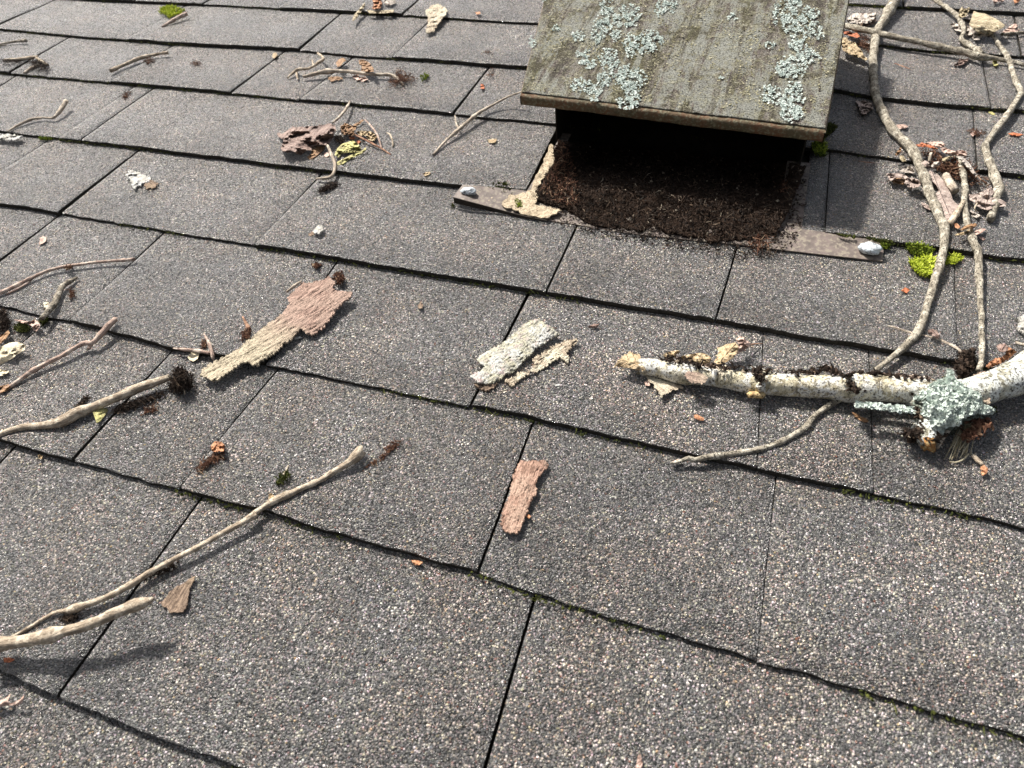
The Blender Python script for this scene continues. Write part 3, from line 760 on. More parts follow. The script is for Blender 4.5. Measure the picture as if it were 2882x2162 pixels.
# flange
FLG = [(1274, 555), (1302, 520), (1390, 527), (1483, 537), pix(-.2165, .745), pix(-.206, .745), pix(-.206, .650), pix(.040, .650), pix(.040, .735), pix(.064, .735), (2256, 644), (2340, 656), (2440, 668), (2488, 690), (2484, 735), (2330, 718), (2199, 703), (2076, 688), (1960, 677), (1800, 660), (1712, 649), (1624, 632), (1540, 620), (1468, 606), (1370, 580)]
def fz(a, b, p):
    z = .0030 + .0006*nz_(p, 30, 2) + .0003*nz_(p, 120, 5)
    z += .0075*max(0, min(1, (-.215 - p[0])/.07))**1.2
    return z
V, F, UV = sheet_geo(FLG, fz, .0010, 14, on=False)
flange = mesh('flange', V, F, M['flange'], parent=vent, uv=UV)
# down-turned hem along the lifted left end
hem = [(1276, 556), (1370, 581), (1468, 607), (1540, 621)]
V, F = [], []
for i, t in enumerate(np.linspace(0, 1, 14)):
    x = np.interp(t, np.linspace(0, 1, 4), [h[0] for h in hem]); y = np.interp(t, np.linspace(0, 1, 4), [h[1] for h in hem])
    q = bp(x, y, .003); zt = fz(0, 0, q) + .0026; q = bp(x, y, zt); d = .0062*(1 - t)**1.1 + .0008
    V += [q, q + [0, -.0004, -d], q + [0, .0008, -d], q + [0, .0008, 0]]
for i in range(13):
    for c in range(4): F.append((i*4 + c, i*4 + (c + 1) % 4, i*4 + 4 + (c + 1) % 4, i*4 + 4 + c))
F.append((0, 1, 2, 3))
mesh('hem', V, F, M['throat'], parent=vent, smooth=False)
# dried caulk smeared along the left shingle edge and the flange
sheet('caulk', 'a1', [(955, 628), (905, 740), (862, 830), (822, 900), (798, 960), (775, 1030), (690, 1060), (612, 1066), (560, 1110), (530, 1155), (590, 1185), (650, 1205), (735, 1240), (840, 1262), (920, 1268), (1000, 1235), (1045, 1205), (985, 1180), (900, 1165), (810, 1150), (850, 1085), (835, 1010), (885, 930), (960, 840), (990, 760), (985, 690)],
      'caulk', 'lumpy cream caulk', None, base=.0042, wave=.0018, wf=160, th=.0015, ragged=9, parent=vent)
sheet('caulk', 'a1', [(225, 1060), (320, 1050), (420, 1075), (455, 1110), (380, 1150), (300, 1130), (250, 1110)],
      'caulk', None, None, base=.0086, wave=.0012, wf=200, th=.0008, ragged=8, parent=vent)
# the two sealant-covered nails
def blob(name, x, y, z, rx, ry, rz, mat, parent, label=None):
    c = bp(x, y, z); V, F = [], []; n, m_ = 12, 20; sd = random.uniform(0, 50)
    for i in range(n + 1):
        a = math.pi*i/n
        for j in range(m_):
            b = 2*math.pi*j/m_; d = np.array([math.sin(a)*math.cos(b), math.sin(a)*math.sin(b), math.cos(a)])
            k_ = 1 + .35*mn.noise(Vector(d*1.7) + Vector((sd, 0, 0))) + .14*mn.noise(Vector(d*5) + Vector((sd, 0, 0)))
            V.append(c + d*np.array([rx, ry, rz])*k_)
    for i in range(n):
        for j in range(m_): F.append((i*m_ + j, (i + 1)*m_ + j, (i + 1)*m_ + (j + 1) % m_, i*m_ + (j + 1) % m_))
    return mesh(name, V, F, M[mat], parent=parent, label=label)
blob('sealed_nail', 1320, 539, .0125, .0088, .0050, .0040, 'blob', vent, 'nail under a lump of grey sealant at the lifted flange end')
blob('sealed_nail', 2450, 700, .0075, .0100, .0072, .0046, 'blob', vent, 'nail under a round lump of whitish sealant at the right flange end')
# lichen on the hood
BLOBS = [(640, 60, 42, 120), (600, 180, 48, 62), (770, 110, 72, 62), (730, 150, 50, 30), (1015, 40, 55, 50), (960, 80, 22, 45), (318, 186, 24, 20), (172, 270, 22, 32), (460, 235, 38, 30), (572, 240, 28, 42),
         (690, 230, 30, 36), (900, 262, 62, 66), (868, 305, 40, 45), (962, 262, 30, 26), (788, 290, 45, 66), (650, 385, 56, 62), (520, 402, 50, 34), (620, 505, 36, 48), (775, 500, 95, 66), (790, 600, 50, 66),
         (765, 655, 62, 34), (470, 540, 60, 38), (490, 350, 42, 28), (560, 590, 42, 45), (1845, 170, 100, 72), (1750, 120, 42, 38), (1960, 240, 22, 20), (1820, 292, 50, 38), (1652, 295, 32, 20),
         (1780, 430, 84, 62), (1880, 360, 66, 42), (1720, 450, 42, 32), (1775, 640, 78, 66), (1640, 612, 42, 42), (1785, 720, 62, 46), (1650, 568, 52, 24), (1800, 560, 46, 36), (1790, 30, 62, 50), (1690, 100, 22, 60),
         (1420, 115, 32, 20), (1352, 490, 18, 14), (245, 8, 14, 14), (1895, 100, 50, 40)]
sp, nn = [], []
for bx, by, rx, ry in BLOBS:
    n = int(rx*ry/4.2)
    for _ in range(n):
        a = random.uniform(0, 6.283); r_ = random.random()**.55*(1.22 + .25*mn.noise(Vector((math.cos(a)*2, math.sin(a)*2, bx*.1))))
        x, y = bx + rx*r_*math.cos(a), by + ry*r_*math.sin(a)
        if mn.noise(Vector((x/26, y/26, 3))) + .8*mn.noise(Vector((x/9, y/9, 3))) < -.06 + .35*max(0, r_ - .6): continue
        q = P('a3', [(x, y)])[0]; p = lidp(*q); p[2] += .0022; sp.append(p); nn.append((0, 0, 1))
V, F = lobes_geo(sp, nn, (.0005, .0014), .5)
mesh('lichen', V, F, M['lichen'], parent=vent, kind='stuff', smooth=False, label='crusty mint-green lichen in streaks down the hood')
sp, nn = [], []
for _ in range(12000):
    x, y = random.uniform(90, 2110), random.uniform(-30, 830)
    dens = .5 + 1.1*mn.noise(Vector((x/120, y/170, 8))) + .8*mn.noise(Vector((x/34, y/40, 4)))
    if dens < .62: continue
    q = P('a3', [(x, y)])[0]; p = lidp(*q)
    if not (fl[1] + .006 < p[1] < .97): continue
    if not (fl[0] + (bl[0] - fl[0])*(p[1] - fl[1])/(bl[1] - fl[1]) + .003 < p[0] < fr[0] + (br[0] - fr[0])*(p[1] - fr[1])/(br[1] - fr[1]) - .003): continue
    p[2] += .0016; sp.append(p); nn.append((0, 0, 1))
V, F = lobes_geo(sp, nn, (.0004, .0011), .5)
mesh('lichen', V, F, M['lichen_yellow'], parent=vent, kind='stuff', smooth=False, label='specks of yellowish lichen scattered over the hood')
# mould and needles banked up in and before the throat
SOIL = P('a1', [(1015, 590), (975, 690), (985, 780), (905, 900), (870, 1000), (815, 1040), (840, 1110), (930, 1150), (1080, 1185), (1240, 1290), (1420, 1345), (1700, 1372), (2030, 1395)]) + P('a2', [(330, 1165), (560, 1150), (740, 1130), (880, 1080), (955, 960), (1010, 830), (1070, 680), (1120, 530)]) + [(2270, 466), (1588, 398)]
def soilz(a, b, p):
    sm = lambda x: max(0.0, min(1.0, x))**2*(3 - 2*max(0.0, min(1.0, x)))
    z = .0045 + .010*max(0, min(1, (p[1] - .60)/.10)) + .0035*nz_(p, 60, 1) + .002*nz_(p, 190, 2)
    return z - sm((p[1] - .640)/.085)*.075*sm((p[0] + .205)/.04)*sm((.050 - p[0])/.03)   # it sinks into the duct, shaped to deepen the dark under the hood
V, F, UV = sheet_geo(SOIL, soilz, .003, 13, 4, on=False)
mesh('debris_bank', V, F, M['soil'], label='dark crumbly leaf mould banked under the vent hood', cat='debris', kind='stuff')
q = in_poly(6500, SOIL); sp = []
for x, y in q:
    f0 = bp(x, y, 0); z = soilz(0, 0, f0) + .0035; sp.append(bp(x, y, z))
V, F = litter_geo(sp, (.003, .012), (.0002, .0006), .7, .5, (.0005, .0016))
mesh('needle_litter', V, F, M['litter_dark'], label='brown needles and crumbs strewn over the mould under the vent', cat='debris', kind='stuff', smooth=False)
q = in_poly(500, P('a1', [(1020, 590), (960, 700), (990, 780), (900, 920), (860, 1030), (1000, 1140), (1200, 1160), (1180, 900), (1100, 650)])); sp = [bp(x, y, soilz(0, 0, bp(x, y)) + .005) for x, y in q]
V, F = litter_geo(sp, (.003, .011), (.0002, .0006), .8, .35, (.0005, .0015))
mesh('needle_litter', V, F, M['litter'], label='reddish-brown needle clump beside the cream caulk', cat='debris', kind='stuff', smooth=False)

sp = []
for x, y in in_poly(2600, P('a1', [(860, 1000), (800, 1120), (1000, 1330), (1500, 1450), (2212, 1560)]) + P('a2', [(700, 1330), (1000, 1230), (1090, 1060), (1150, 560), (1000, 800), (800, 1080), (300, 1130)]) + P('a1', [(1400, 1300), (1000, 1150)])):
    if random.random() < .35 + .6*max(0, mn.noise(Vector((x/25, y/25, 1)))): sp.append(bp(x, y, .0035 + random.uniform(0, .002)))
V, F = litter_geo(sp, (.002, .010), (.0002, .0005), .4, .6, (.0004, .0014))
mesh('needle_litter', V, F, M['litter_dark'], label='sparse dark crumbs spilling over the front of the flange', cat='debris', kind='stuff', smooth=False)

# ------------------------------------------------------------------ the big branch on the right
branch = empty('fallen_branch', bp(2300, 1092, 0), 'thick pale flaking branch with a lichen-covered fork at the right edge', 'branch')
def part_tube(name, pts, mat, lift=0.0, label=None, parent=None, **kw):
    V, F, UV = tube_geo(pts, lift, **kw)
    return mesh(name, V, F, M[mat], parent=parent or branch, uv=UV, label=label)
BR = [(1806, 1034, 52), (1840, 1039, 58), (1933, 1053, 60), (2053, 1070, 60), (2134, 1080, 62), (2215, 1085, 68), (2300, 1090, 72), (2418, 1093, 75), (2526, 1098, 76), (2600, 1106, 78)]
part_tube('limb', BR, 'birch', .001, sides=26, rough=.09, knots=((.42, .10), (.75, .09)))
part_tube('limb', [(2575, 1110, 80), (2650, 1116, 88), (2720, 1110, 88), (2800, 1086, 90), (2882, 1050, 92), (2990, 1000, 94), (3100, 955, 94)], 'birch_grey', .002, sides=22, rough=.06, label='thicker grey limb running off the right edge')
part_tube('broken_stub', P('a7', [(1330, 960, 230), (1260, 1120, 200), (1222, 1260, 185), (1205, 1350, 165)]), 'birch_grey', [.008, .010, .010, .008], sides=18, rough=.34)
part_tube('broken_end', P('a7', [(1215, 1230, 110), (1205, 1330, 128), (1208, 1385, 100)]), 'wood_raw', [.013, .012, .009], sides=16, rough=.6, label='orange rotten wood at the broken stub')
part_tube('splinter', P('a7', [(945, 1285, 26), (1060, 1190, 34), (1170, 1060, 40)]), 'birch_grey', .008)
part_tube('lichened_spur', P('a7', [(470, 970, 60), (600, 965, 75), (760, 985, 60), (920, 1000, 62), (1080, 1030, 50)]), 'birch_grey', .012, rough=.25, sides=12)
part_tube('knot', P('a7', [(455, 745, 100), (490, 712, 108), (500, 700, 90)]), 'birch', [.016, .026, .029], sides=14, rough=.12)
part_tube('knot', P('a6', [(1600, 790, 90), (1625, 760, 95), (1635, 745, 70)]), 'birch', [.014, .022, .024], sides=12, rough=.2)
part_tube('bark_gap', P('a7', [(315, 800, 40), (400, 822, 42), (470, 850, 26)]), 'wood_pale', [.021, .020, .016], rough=.2, label='strip of bare orange wood')
part_tube('wood_chip', P('a6', [(1508, 852, 74), (1575, 858, 82), (1642, 864, 74)]), 'wood_pale', .012, sides=12, rough=.15, label='pale chip stuck to the underside')
part_tube('grey_spike', P('a7', [(1308, 1408, 34), (1370, 1300, 42), (1432, 1215, 44)]), 'twig', [.006, .012, .018])
V, F, UV = [], [], []
for i in range(34):
    x0 = random.uniform(1540, 1720); y0 = random.uniform(1120, 1270); dx = random.uniform(20, 90)
    g = tube_geo(P('a7', [(x0, y0, 8), (x0 - dx, y0 + 130, 8), (x0 - dx*1.9, y0 + random.uniform(210, 300), 5)]), [.014, .009, random.uniform(.001, .006)], sides=4, rough=0)
    V, F, UV = join((V, F, UV), g)
g = tube_geo(P('a7', [(1640, 1465, 16), (1580, 1525, 18), (1500, 1555, 16), (1440, 1545, 10)]), .003, sides=6); V, F, UV = join((V, F, UV), g)
mesh('fibre_tuft', V, F, M['fibre'], parent=branch, kind='stuff')
# flakes of loose bark standing off the limb
def bsheet(name, tile, ol, mat, z, label=None, **kw):
    return sheet(name, tile, ol, mat, label, None, zf=z, parent=branch, **kw)
bsheet('bark_curl', 'a6', [(108, 560), (150, 490), (255, 405), (330, 425), (372, 440), (400, 520), (428, 580), (420, 610), (340, 595), (250, 575), (170, 560)], 'leaf_tan',
       lambda a, b, p: .010 + .010*(1 - b*b) + .002*nz_(p, 300), 'tan curl of inner bark at the broken left end', ragged=8)
bsheet('bark_flap', 'a6', [(395, 620), (470, 650), (560, 690), (700, 720), (800, 745), (826, 780), (760, 800), (700, 815), (640, 850), (590, 882), (565, 840), (550, 800), (500, 730), (450, 680)], 'bark_pale',
       lambda a, b, p: .006 + .004*nz_(p, 120, 3) + .004*b, 'ragged bark flap hanging below the left end', ragged=10)
for ol, zz in (([(850, 510), (930, 515), (1000, 545), (1090, 535), (1190, 540), (1270, 560), (1200, 590), (1080, 580), (960, 590), (880, 570)], .024),
               ([(1180, 560), (1270, 545), (1290, 600), (1240, 650), (1190, 640)], .026),
               ([(1560, 600), (1640, 580), (1700, 600), (1740, 620), (1720, 680), (1640, 690), (1580, 650)], .026),
               ([(860, 600), (1000, 620), (1080, 680), (1020, 740), (900, 720), (840, 660)], .0255)):
    bsheet('bark_flake', 'a6', ol, 'bark_pale' if zz > .0255 else 'bark_pink', lambda a, b, p, zz=zz: zz + .0015*nz_(p, 300, zz*999), ragged=10)
for ol, zz in (([(120, 560), (230, 600), (330, 650), (440, 640), (560, 640), (480, 665), (350, 690), (240, 640), (150, 610)], .024),
               ([(640, 620), (820, 630), (940, 640), (1100, 655), (1250, 690), (1330, 700), (1250, 720), (1080, 690), (900, 665), (760, 650)], .025),
               ([(1690, 640), (1760, 610), (1830, 625), (1760, 650), (1720, 700)], .025),
               ([(1740, 780), (1800, 760), (1850, 850), (1860, 940), (1800, 930), (1750, 860)], .030)):
    bsheet('bark_flake', 'a7', ol, 'bark_pink', lambda a, b, p, zz=zz: zz + .0015*nz_(p, 300, zz*999), ragged=11)
# the lichen cushion over the fork
LP = P('a7', [(1090, 840), (1200, 790), (1310, 710), (1390, 690), (1420, 590), (1475, 620), (1490, 700), (1560, 740), (1680, 690), (1740, 800), (1770, 950), (1900, 1010), (1860, 1050), (1700, 1050), (1590, 1080), (1540, 1150), (1420, 1180), (1330, 1290), (1230, 1200), (1250, 1090), (1130, 1050), (1190, 940), (1080, 900)])
cl = np.array(LP).mean(0)
def lz(x, y):
    d = math.hypot((x - cl[0])/110, (y - cl[1])/85)
    return .031 - .013*min(1.5, d)**2 + .004*mn.noise(Vector((x/22, y/22, 2))) + .0015*mn.noise(Vector((x/7, y/7, 2)))
V, F, UV = sheet_geo(LP, lambda a, b, p: .02, .004, 5, 3)
V2 = []
hn = len(V)//2
for i, p in enumerate(V[:hn]):
    # back to photo pixels to read the height field
    d = p - np.array([0, 0, CAM_H]); s = FOCAL*W/(d@CF); x, y = W/2 + s*(d@CR), H/2 - s*(d@CU); V2.append(bp(x, y, lz(x, y)))
V2 = np.array(V2); lowv = V2.copy(); lowv[:, 2] -= .006
V2[:, 2] -= .0012
lich = mesh('lichen_cushion', np.vstack([V2, lowv]), F, M['lichen_base'], parent=branch, label='blue-green leafy lichen over the fork')
sp, nn = [], []
for x, y in in_poly(5600, LP):
    if mn.noise(Vector((x/9, y/9, 5))) < -.22: continue
    z = lz(x, y) + random.uniform(-.0012, .0018)
    e = 4; nn.append(((lz(x - e, y) - lz(x + e, y))*700, (lz(x, y + e) - lz(x, y - e))*-700*-1, .7)); sp.append(bp(x, y, z))
V, F = lobes_geo(sp, nn, (.0006, .0019), .8)
mesh('lichen_lobe', V, F, M['lichen_grey'], parent=lich, kind='stuff', smooth=False)
sp, nn = [], []
for _ in range(420):
    t = random.random(); x = 470 + 600*t; y = 955 + 60*t + random.uniform(-28, 28); q = P('a7', [(x, y)])[0]
    sp.append(bp(*q, .020 + random.uniform(-.001, .002))); nn.append((0, -.3, 1))
V, F = lobes_geo(sp, nn, (.0006, .0018), .9)
mesh('lichen_lobe', V, F, M['lichen_grey'], parent=branch, kind='stuff', smooth=False, label='grey-green lichen along the side spur')
moss('a7', [(1830, 1000), (1900, 1000), (1930, 1040), (1880, 1070), (1830, 1050)], 60, 'moss_dark', 'small dark green moss tuft beside the lichened fork', .003, .006)
litter('bark_crumbs', 'a7', [(1480, 520), (1540, 400), (1700, 350), (1740, 480), (1700, 600), (1640, 690), (1540, 680), (1500, 600)], 420, 'litter_dark', 'dark crumbly debris clump behind the branch fork', height=.014, crumb=.6, csize=(.0006, .0022))
litter('bark_crumbs', 'a7', [(960, 1220), (1120, 1180), (1180, 1280), (1130, 1370), (1000, 1350)], 160, 'litter_dark', 'dark bark crumbs stuck left of the broken stub', height=.010, crumb=.7, csize=(.0006, .0020))
litter('bark_crumbs', 'a7', [(1560, 1100), (1740, 1060), (1820, 1130), (1780, 1220), (1660, 1240), (1580, 1180)], 150, 'fibre', 'pale bark crumbs hanging below the lichened fork', height=.012, crumb=.8, csize=(.0008, .0022))

# ------------------------------------------------------------------ vines and twigs on the right
NV = []
VINE = P('a4', [(700, -60, 120), (620, 90, 110), (540, 250, 95), (460, 370, 90), (430, 520, 92), (415, 760, 88), (425, 980, 85), (450, 1160, 90), (540, 1380, 95), (640, 1540, 110)]) + \
       P('a5', [(600, 120, 105), (750, 250, 130), (830, 400, 110), (920, 620, 115), (985, 830, 112), (1060, 1010, 110), (1150, 1210, 112), (1185, 1330, 118), (1170, 1500, 100), (1150, 1640, 95)]) + \
       P('a7', [(1190, -20, 80), (1150, 110, 80), (1110, 200, 95), (1010, 320, 76), (850, 455, 62), (650, 620, 54)]) + \
       [(2420, 1085, 15), (2345, 1135, 16)] + P('a6', [(2180, 1080, 62), (2100, 1180, 75), (1980, 1260, 66), (1750, 1370, 62), (1500, 1440, 60), (1250, 1480, 66), (1080, 1500, 74), (950, 1530, 62), (880, 1515, 66), (780, 1545, 38), (690, 1565, 22)])
stick('vine_stem', 'N', VINE, 'vine', 'long curved mottled vine running down from the top right and under the thick branch', 'vine', lift=.001, sides=12, knots=((.13, .12), (.3, .15), (.36, .18), (.55, .15), (.64, .25), (.85, .2), (.95, .25)), rough=.09)
stick('stick', 'a4', [(60, 305, 62), (300, 355, 66), (600, 425, 62), (900, 490, 60), (1200, 555, 60), (1500, 625, 68), (1700, 680, 66), (1900, 705, 44), (2209, 770, 38), (2500, 830, 36)], 'vine', 'straight pale stick crossing over the vine beside the vent', lift=[.004, .010, .012, .010, .007, .004, .003, .002, .001, 0],
      parts=(('a4', [(1480, 615, 40), (1540, 600, 34)], .008),), knots=((.5, .2), (.68, .2)))
stick('twig', 'a4', [(1080, -40, 42), (1230, 50, 44), (1400, 175, 46), (1465, 270, 50), (1500, 380, 40), (1460, 470, 52), (1560, 545, 52), (1650, 600, 66), (1700, 650, 60)], 'vine', 'crooked twig entering at the top edge, left of the large curled leaf', lift=[0, .002, .006, .008, .010, .006, .003, .004, .004], knots=((.55, .3), (.85, .3)), sides=9)
stick('twig', 'a4', [(1840, 420, 40), (1930, 560, 42), (2020, 690, 52), (2060, 820, 50), (2110, 960, 52), (2170, 1100, 56), (2140, 1170, 60), (2040, 1330, 66), (1930, 1480, 70), (1820, 1620, 66), (1770, 1700, 68), (1745, 1740, 80), (1770, 1850, 82), (1830, 2020, 88), (1880, 2150, 88), (1905, 2240, 100), (1890, 2330, 95), (1840, 2500, 88), (1815, 2610, 84)], 'vine', 'zigzag pale vine twig near the right edge', 'twig', lift=[.004] + [.001]*18, knots=((.3, .35), (.58, .25), (.83, .3)), sides=10)
stick('stick', 'a5', [(1330, 350, 40), (1390, 470, 60), (1430, 620, 66), (1450, 800, 74), (1440, 950, 70), (1455, 1120, 72), (1490, 1260, 80), (1540, 1430, 92), (1590, 1560, 100), (1620, 1680, 90)] +
      [((2282 + x*.27125 - 2400)/.2182, (880 + y*.27125 - 360)/.2182, wd) for x, y, wd in ((1765, 10, 66), (1775, 180, 62), (1775, 330, 62), (1765, 520, 66), (1740, 600, 56))],
      'vine', 'thin pale stick from the leaf pile down to the branch fork', 'stick', lift=[.012, .010, .008, .006, .005, .004, .003, .003, .002, .002, .002, .003, .006, .012, .016], knots=((.1, .3), (.6, .2)), rough=.12)
stick('stick', 'a5', [(1240, 1250, 84), (1300, 1160, 80), (1370, 1060, 62), (1420, 960, 50)], 'twig_tan', 'short tan stub leaning on the leaf pile beside the vine', 'stick', lift=[.002, .004, .007, .010], sides=9)
stick('stick', 'a5', [(1200, 620, 90), (1260, 720, 100), (1320, 810, 96)], 'twig', 'short grey stub lying on the oak leaf', 'stick', lift=[.007, .006, .005], sides=9)
stick('stick', 'a5', [(1010, 330, 34), (985, 440, 34)], 'twig', 'tiny grey stub standing in the leaf pile', 'stick', lift=[.018, .008], sides=7)
stick('twig', 'a7', [(770, 140, 8), (850, 150, 24), (1030, 210, 30), (1180, 245, 34), (1350, 290, 32), (1540, 388, 28), (1560, 490, 12)], 'twig', 'thin straight twig passing under the vine near the branch fork', lift=[0, .001, .001, 0, .002, .005, .003], parts=(('a7', [(1230, 275, 14), (1250, 310, 12), (1272, 350, 8)], .002),), sides=7)
stick('twig', 'a7', [(2130, 310, 26), (2212, 332, 28), (2400, 360, 26)], 'twig', 'short grey twig cut by the right edge above the branch', sides=7)
stick('twig', 'a7', [(1690, 1490, 50), (1745, 1545, 48), (1785, 1580, 40)], 'twig_tan', 'small tan twig stub below the branch fork', lift=.002, sides=7)
stick('twig', 'a4', [(670, 755, 8), (760, 790, 14), (860, 825, 8)], 'twig_red', 'hair-thin stalk on the sunny shingle right of the vent', sides=6)
stick('twig', 'a4', [(1950, 410, 34), (2060, 400, 36), (2209, 390, 34), (2400, 380, 30)], 'vine_dark', 'straight twig behind the large curled leaf', lift=[.004, .003, .002, .002], sides=8)
stick('stalk', 'a5', [(70, 430, 6), (180, 442, 12), (290, 455, 6)], 'twig_red', 'red hair-like stalk on the shingle right of the flange', 'stalk', sides=6)
stick('stalk', 'a5', [(1690, 820, 12), (1600, 980, 22), (1575, 1030, 22), (1585, 1080, 10)], 'twig_tan', 'thin stalk lying over the right-hand leaf', 'stalk', lift=[.012, .009, .008, .004], sides=6)
def rim_litter(name, tile, line, n, mat, label, zs, sp_=6, **kw):
    q = P(tile, line); L = np.array(q); spots = []
    for _ in range(n):
        t = random.random()*(len(L) - 1); i = int(t); p = L[i] + (L[i + 1] - L[i])*(t - i)
        if mn.noise(Vector((p[0]/14, 3, len(spots)*.001))) < -.12: continue
        spots.append(bp(p[0] + random.gauss(0, sp_), p[1] + random.gauss(0, sp_*.55), zs + random.uniform(-.003, .003)))
    V, F = litter_geo(spots, **kw)
    return mesh(name, V, F, M[mat], parent=branch, kind='stuff', smooth=False, label=label)
rim_litter('bark_remnant', 'a6', [(620, 470), (860, 505), (1000, 540), (1280, 560), (1560, 585), (1740, 600), (2212, 632)], 230, 'litter_dark', 'ragged dark bark remnants along the upper rim', .020, 7, length=(.003, .009), width=(.0005, .0014), tiltmax=.5, crumb=.6, csize=(.0006, .0020))
rim_litter('bark_remnant', 'a7', [(0, 610), (150, 570), (300, 640), (640, 640), (900, 655), (1250, 700)], 210, 'litter_dark', 'ragged dark bark remnants along the upper rim', .022, 7, length=(.003, .009), width=(.0005, .0014), tiltmax=.5, crumb=.6, csize=(.0006, .0020))
rim_litter('bark_remnant', 'a6', [(1560, 590), (1620, 640), (1640, 760), (1640, 830)], 150, 'litter_dark', 'dark crumbly collar round the middle knot', .024, 8, length=(.002, .005), width=(.0005, .0012), crumb=.7, csize=(.0006, .0018))
rim_litter('bark_remnant', 'a7', [(360, 640), (400, 700), (440, 790), (480, 800)], 150, 'litter_dark', 'dark crumbly collar round the right knot', .026, 8, length=(.002, .005), width=(.0005, .0012), crumb=.7, csize=(.0006, .0018))
rim_litter('bark_remnant', 'a7', [(1050, 760), (1100, 850), (1090, 960), (1150, 1050), (1200, 1150)], 220, 'litter_dark', 'dark crumbs at the left foot of the lichen', .020, 9, length=(.002, .007), width=(.0005, .0013), crumb=.6, csize=(.0006, .002))
rim_litter('bark_remnant', 'a7', [(1000, 1260), (1130, 1210), (1180, 1300), (1290, 1330), (1300, 1230)], 260, 'litter_dark', 'dark splintered bark round the broken stub', .016, 10, length=(.003, .009), width=(.0006, .0014), crumb=.5, csize=(.0008, .0024))
rim_litter('bark_remnant', 'a7', [(1550, 1120), (1700, 1080), (1800, 1150), (1700, 1240), (1600, 1300)], 240, 'litter', 'brown bark scraps under the right side of the lichen', .014, 12, length=(.003, .009), width=(.0006, .0016), crumb=.5, csize=(.0008, .0024))

# ------------------------------------------------------------------ twigs on the left
stick('twig', '1', [(-20, 292, 10), (40, 280, 11), (100, 270, 12), (165, 264, 20)], 'vine_dark', 'small dark twig with a knob at the left edge, second course from the top', lift=.001, parts=(('1', [(-20, 300, 7), (40, 292, 6)], .001),), sides=7)
stick('twig', '1', [(722, 458, 26), (780, 432, 20), (900, 380, 24), (1000, 355, 16), (1088, 342, 18)], 'twig_tan', 'short tan twig lying across a joint at the upper left', lift=[.005, .003, .002, .002, .003], sides=8)
stick('twig', '1', [(50, 852, 10), (120, 812, 14), (200, 776, 18), (280, 764, 12), (345, 764, 14), (385, 725, 24), (430, 655, 26)], 'twig', 'bent grey twig with an upturned end at the left', lift=[0, .001, .002, .003, .003, .006, .012], sides=8)
stick('twig', 'b2', [(75, 555, 14), (120, 515, 20), (150, 495, 22), (230, 488, 18), (290, 450, 22), (330, 420, 24), (292, 382, 16)], 'twig_tan', 'forked pale twig left of the leafy stick near the top', lift=[0, .003, .006, .006, .006, .007, .008], parts=(('b2', [(140, 505, 18), (140, 540, 16), (152, 570, 8)], .001), ('b2', [(260, 470, 12), (250, 430, 10)], .008)), sides=8)
stick('stick', 'b2', [(190, 548, 22), (270, 528, 28), (350, 512, 34), (440, 508, 26), (560, 518, 24), (680, 532, 24), (800, 535, 26), (850, 555, 20), (905, 610, 12)], 'twig', 'slender grey stick caught with curled leaves near the top', 'stick', lift=[.002, .003, .004, .005, .005, .004, .004, .003, .001], knots=((.2, .3), (.85, .4)), sides=9)
stick('twig', '2', [(600, 1002, 18), (680, 912, 18), (765, 838, 26), (880, 742, 24), (990, 678, 16), (1090, 625, 14), (1170, 596, 12)], 'twig', 'forked pale twig leaning against the vent corner', lift=[.0, .002, .004, .006, .010, .020, .032], parts=(('2', [(765, 838, 16), (745, 795, 12), (738, 752, 8)], .004),), knots=((.3, .4), (.55, .3)), sides=9)
stick('twig', 'b1', [(562, 272, 18), (640, 200, 26), (690, 130, 26), (712, 80, 14)], 'twig', 'grey twig end poking up behind the big brown curled leaf', lift=[.014, .010, .005, .002], sides=8)
stick('twig', 'b1', [(515, 478, 24), (545, 550, 32), (580, 640, 32), (575, 710, 34), (530, 760, 34), (415, 772, 18)], 'twig', 'hooked grey twig curving down below the big brown curled leaf', lift=[.014, .008, .004, .002, .001, 0], sides=9)
stick('stalk', 'b1', [(850, 245, 12), (910, 310, 18), (965, 400, 20), (998, 500, 18)], 'twig_pink', 'arched pinkish stalk right of the leaf cluster', 'stalk', lift=[.006, .010, .008, .001], sides=7)
stick('stalk', 'b1', [(700, 355, 16), (800, 400, 18), (900, 450, 20), (1000, 505, 18), (1080, 558, 14)], 'twig_red', 'long reddish-brown stalk reaching right from the leaf cluster', 'stalk', lift=[.010, .008, .006, .003, 0], sides=7)
stick('stalk', 'b1', [(1040, 362, 8), (1070, 375, 18), (1092, 430, 18), (1098, 485, 16)], 'twig_tan', 'small bent stalk at the far right of the leaf cluster', 'stalk', lift=[.002, .006, .005, 0], sides=7)
stick('twig', 'a8', [(-60, 690, 40), (60, 640, 40), (200, 570, 34), (350, 500, 32), (520, 430, 34), (700, 392, 30), (850, 370, 28), (1100, 345, 30), (1250, 335, 34), (1355, 325, 38)], 'twig_pink', 'long thin twig ending at a joint, uppermost of the left-edge twigs', lift=.0015, parts=(('a8', [(60, 680, 16), (150, 640, 22), (260, 580, 18), (330, 535, 8)], 0),), sides=9)
stick('stick', 'a8', [(425, 925, 46), (500, 840, 62), (565, 745, 56), (595, 670, 54), (640, 595, 52), (700, 555, 48), (775, 515, 26)], 'vine_dark', 'short dark crooked stick near the left edge', 'stick', lift=[.010, .006, .003, .002, .002, .001, 0], knots=((.5, .15),), sides=9)
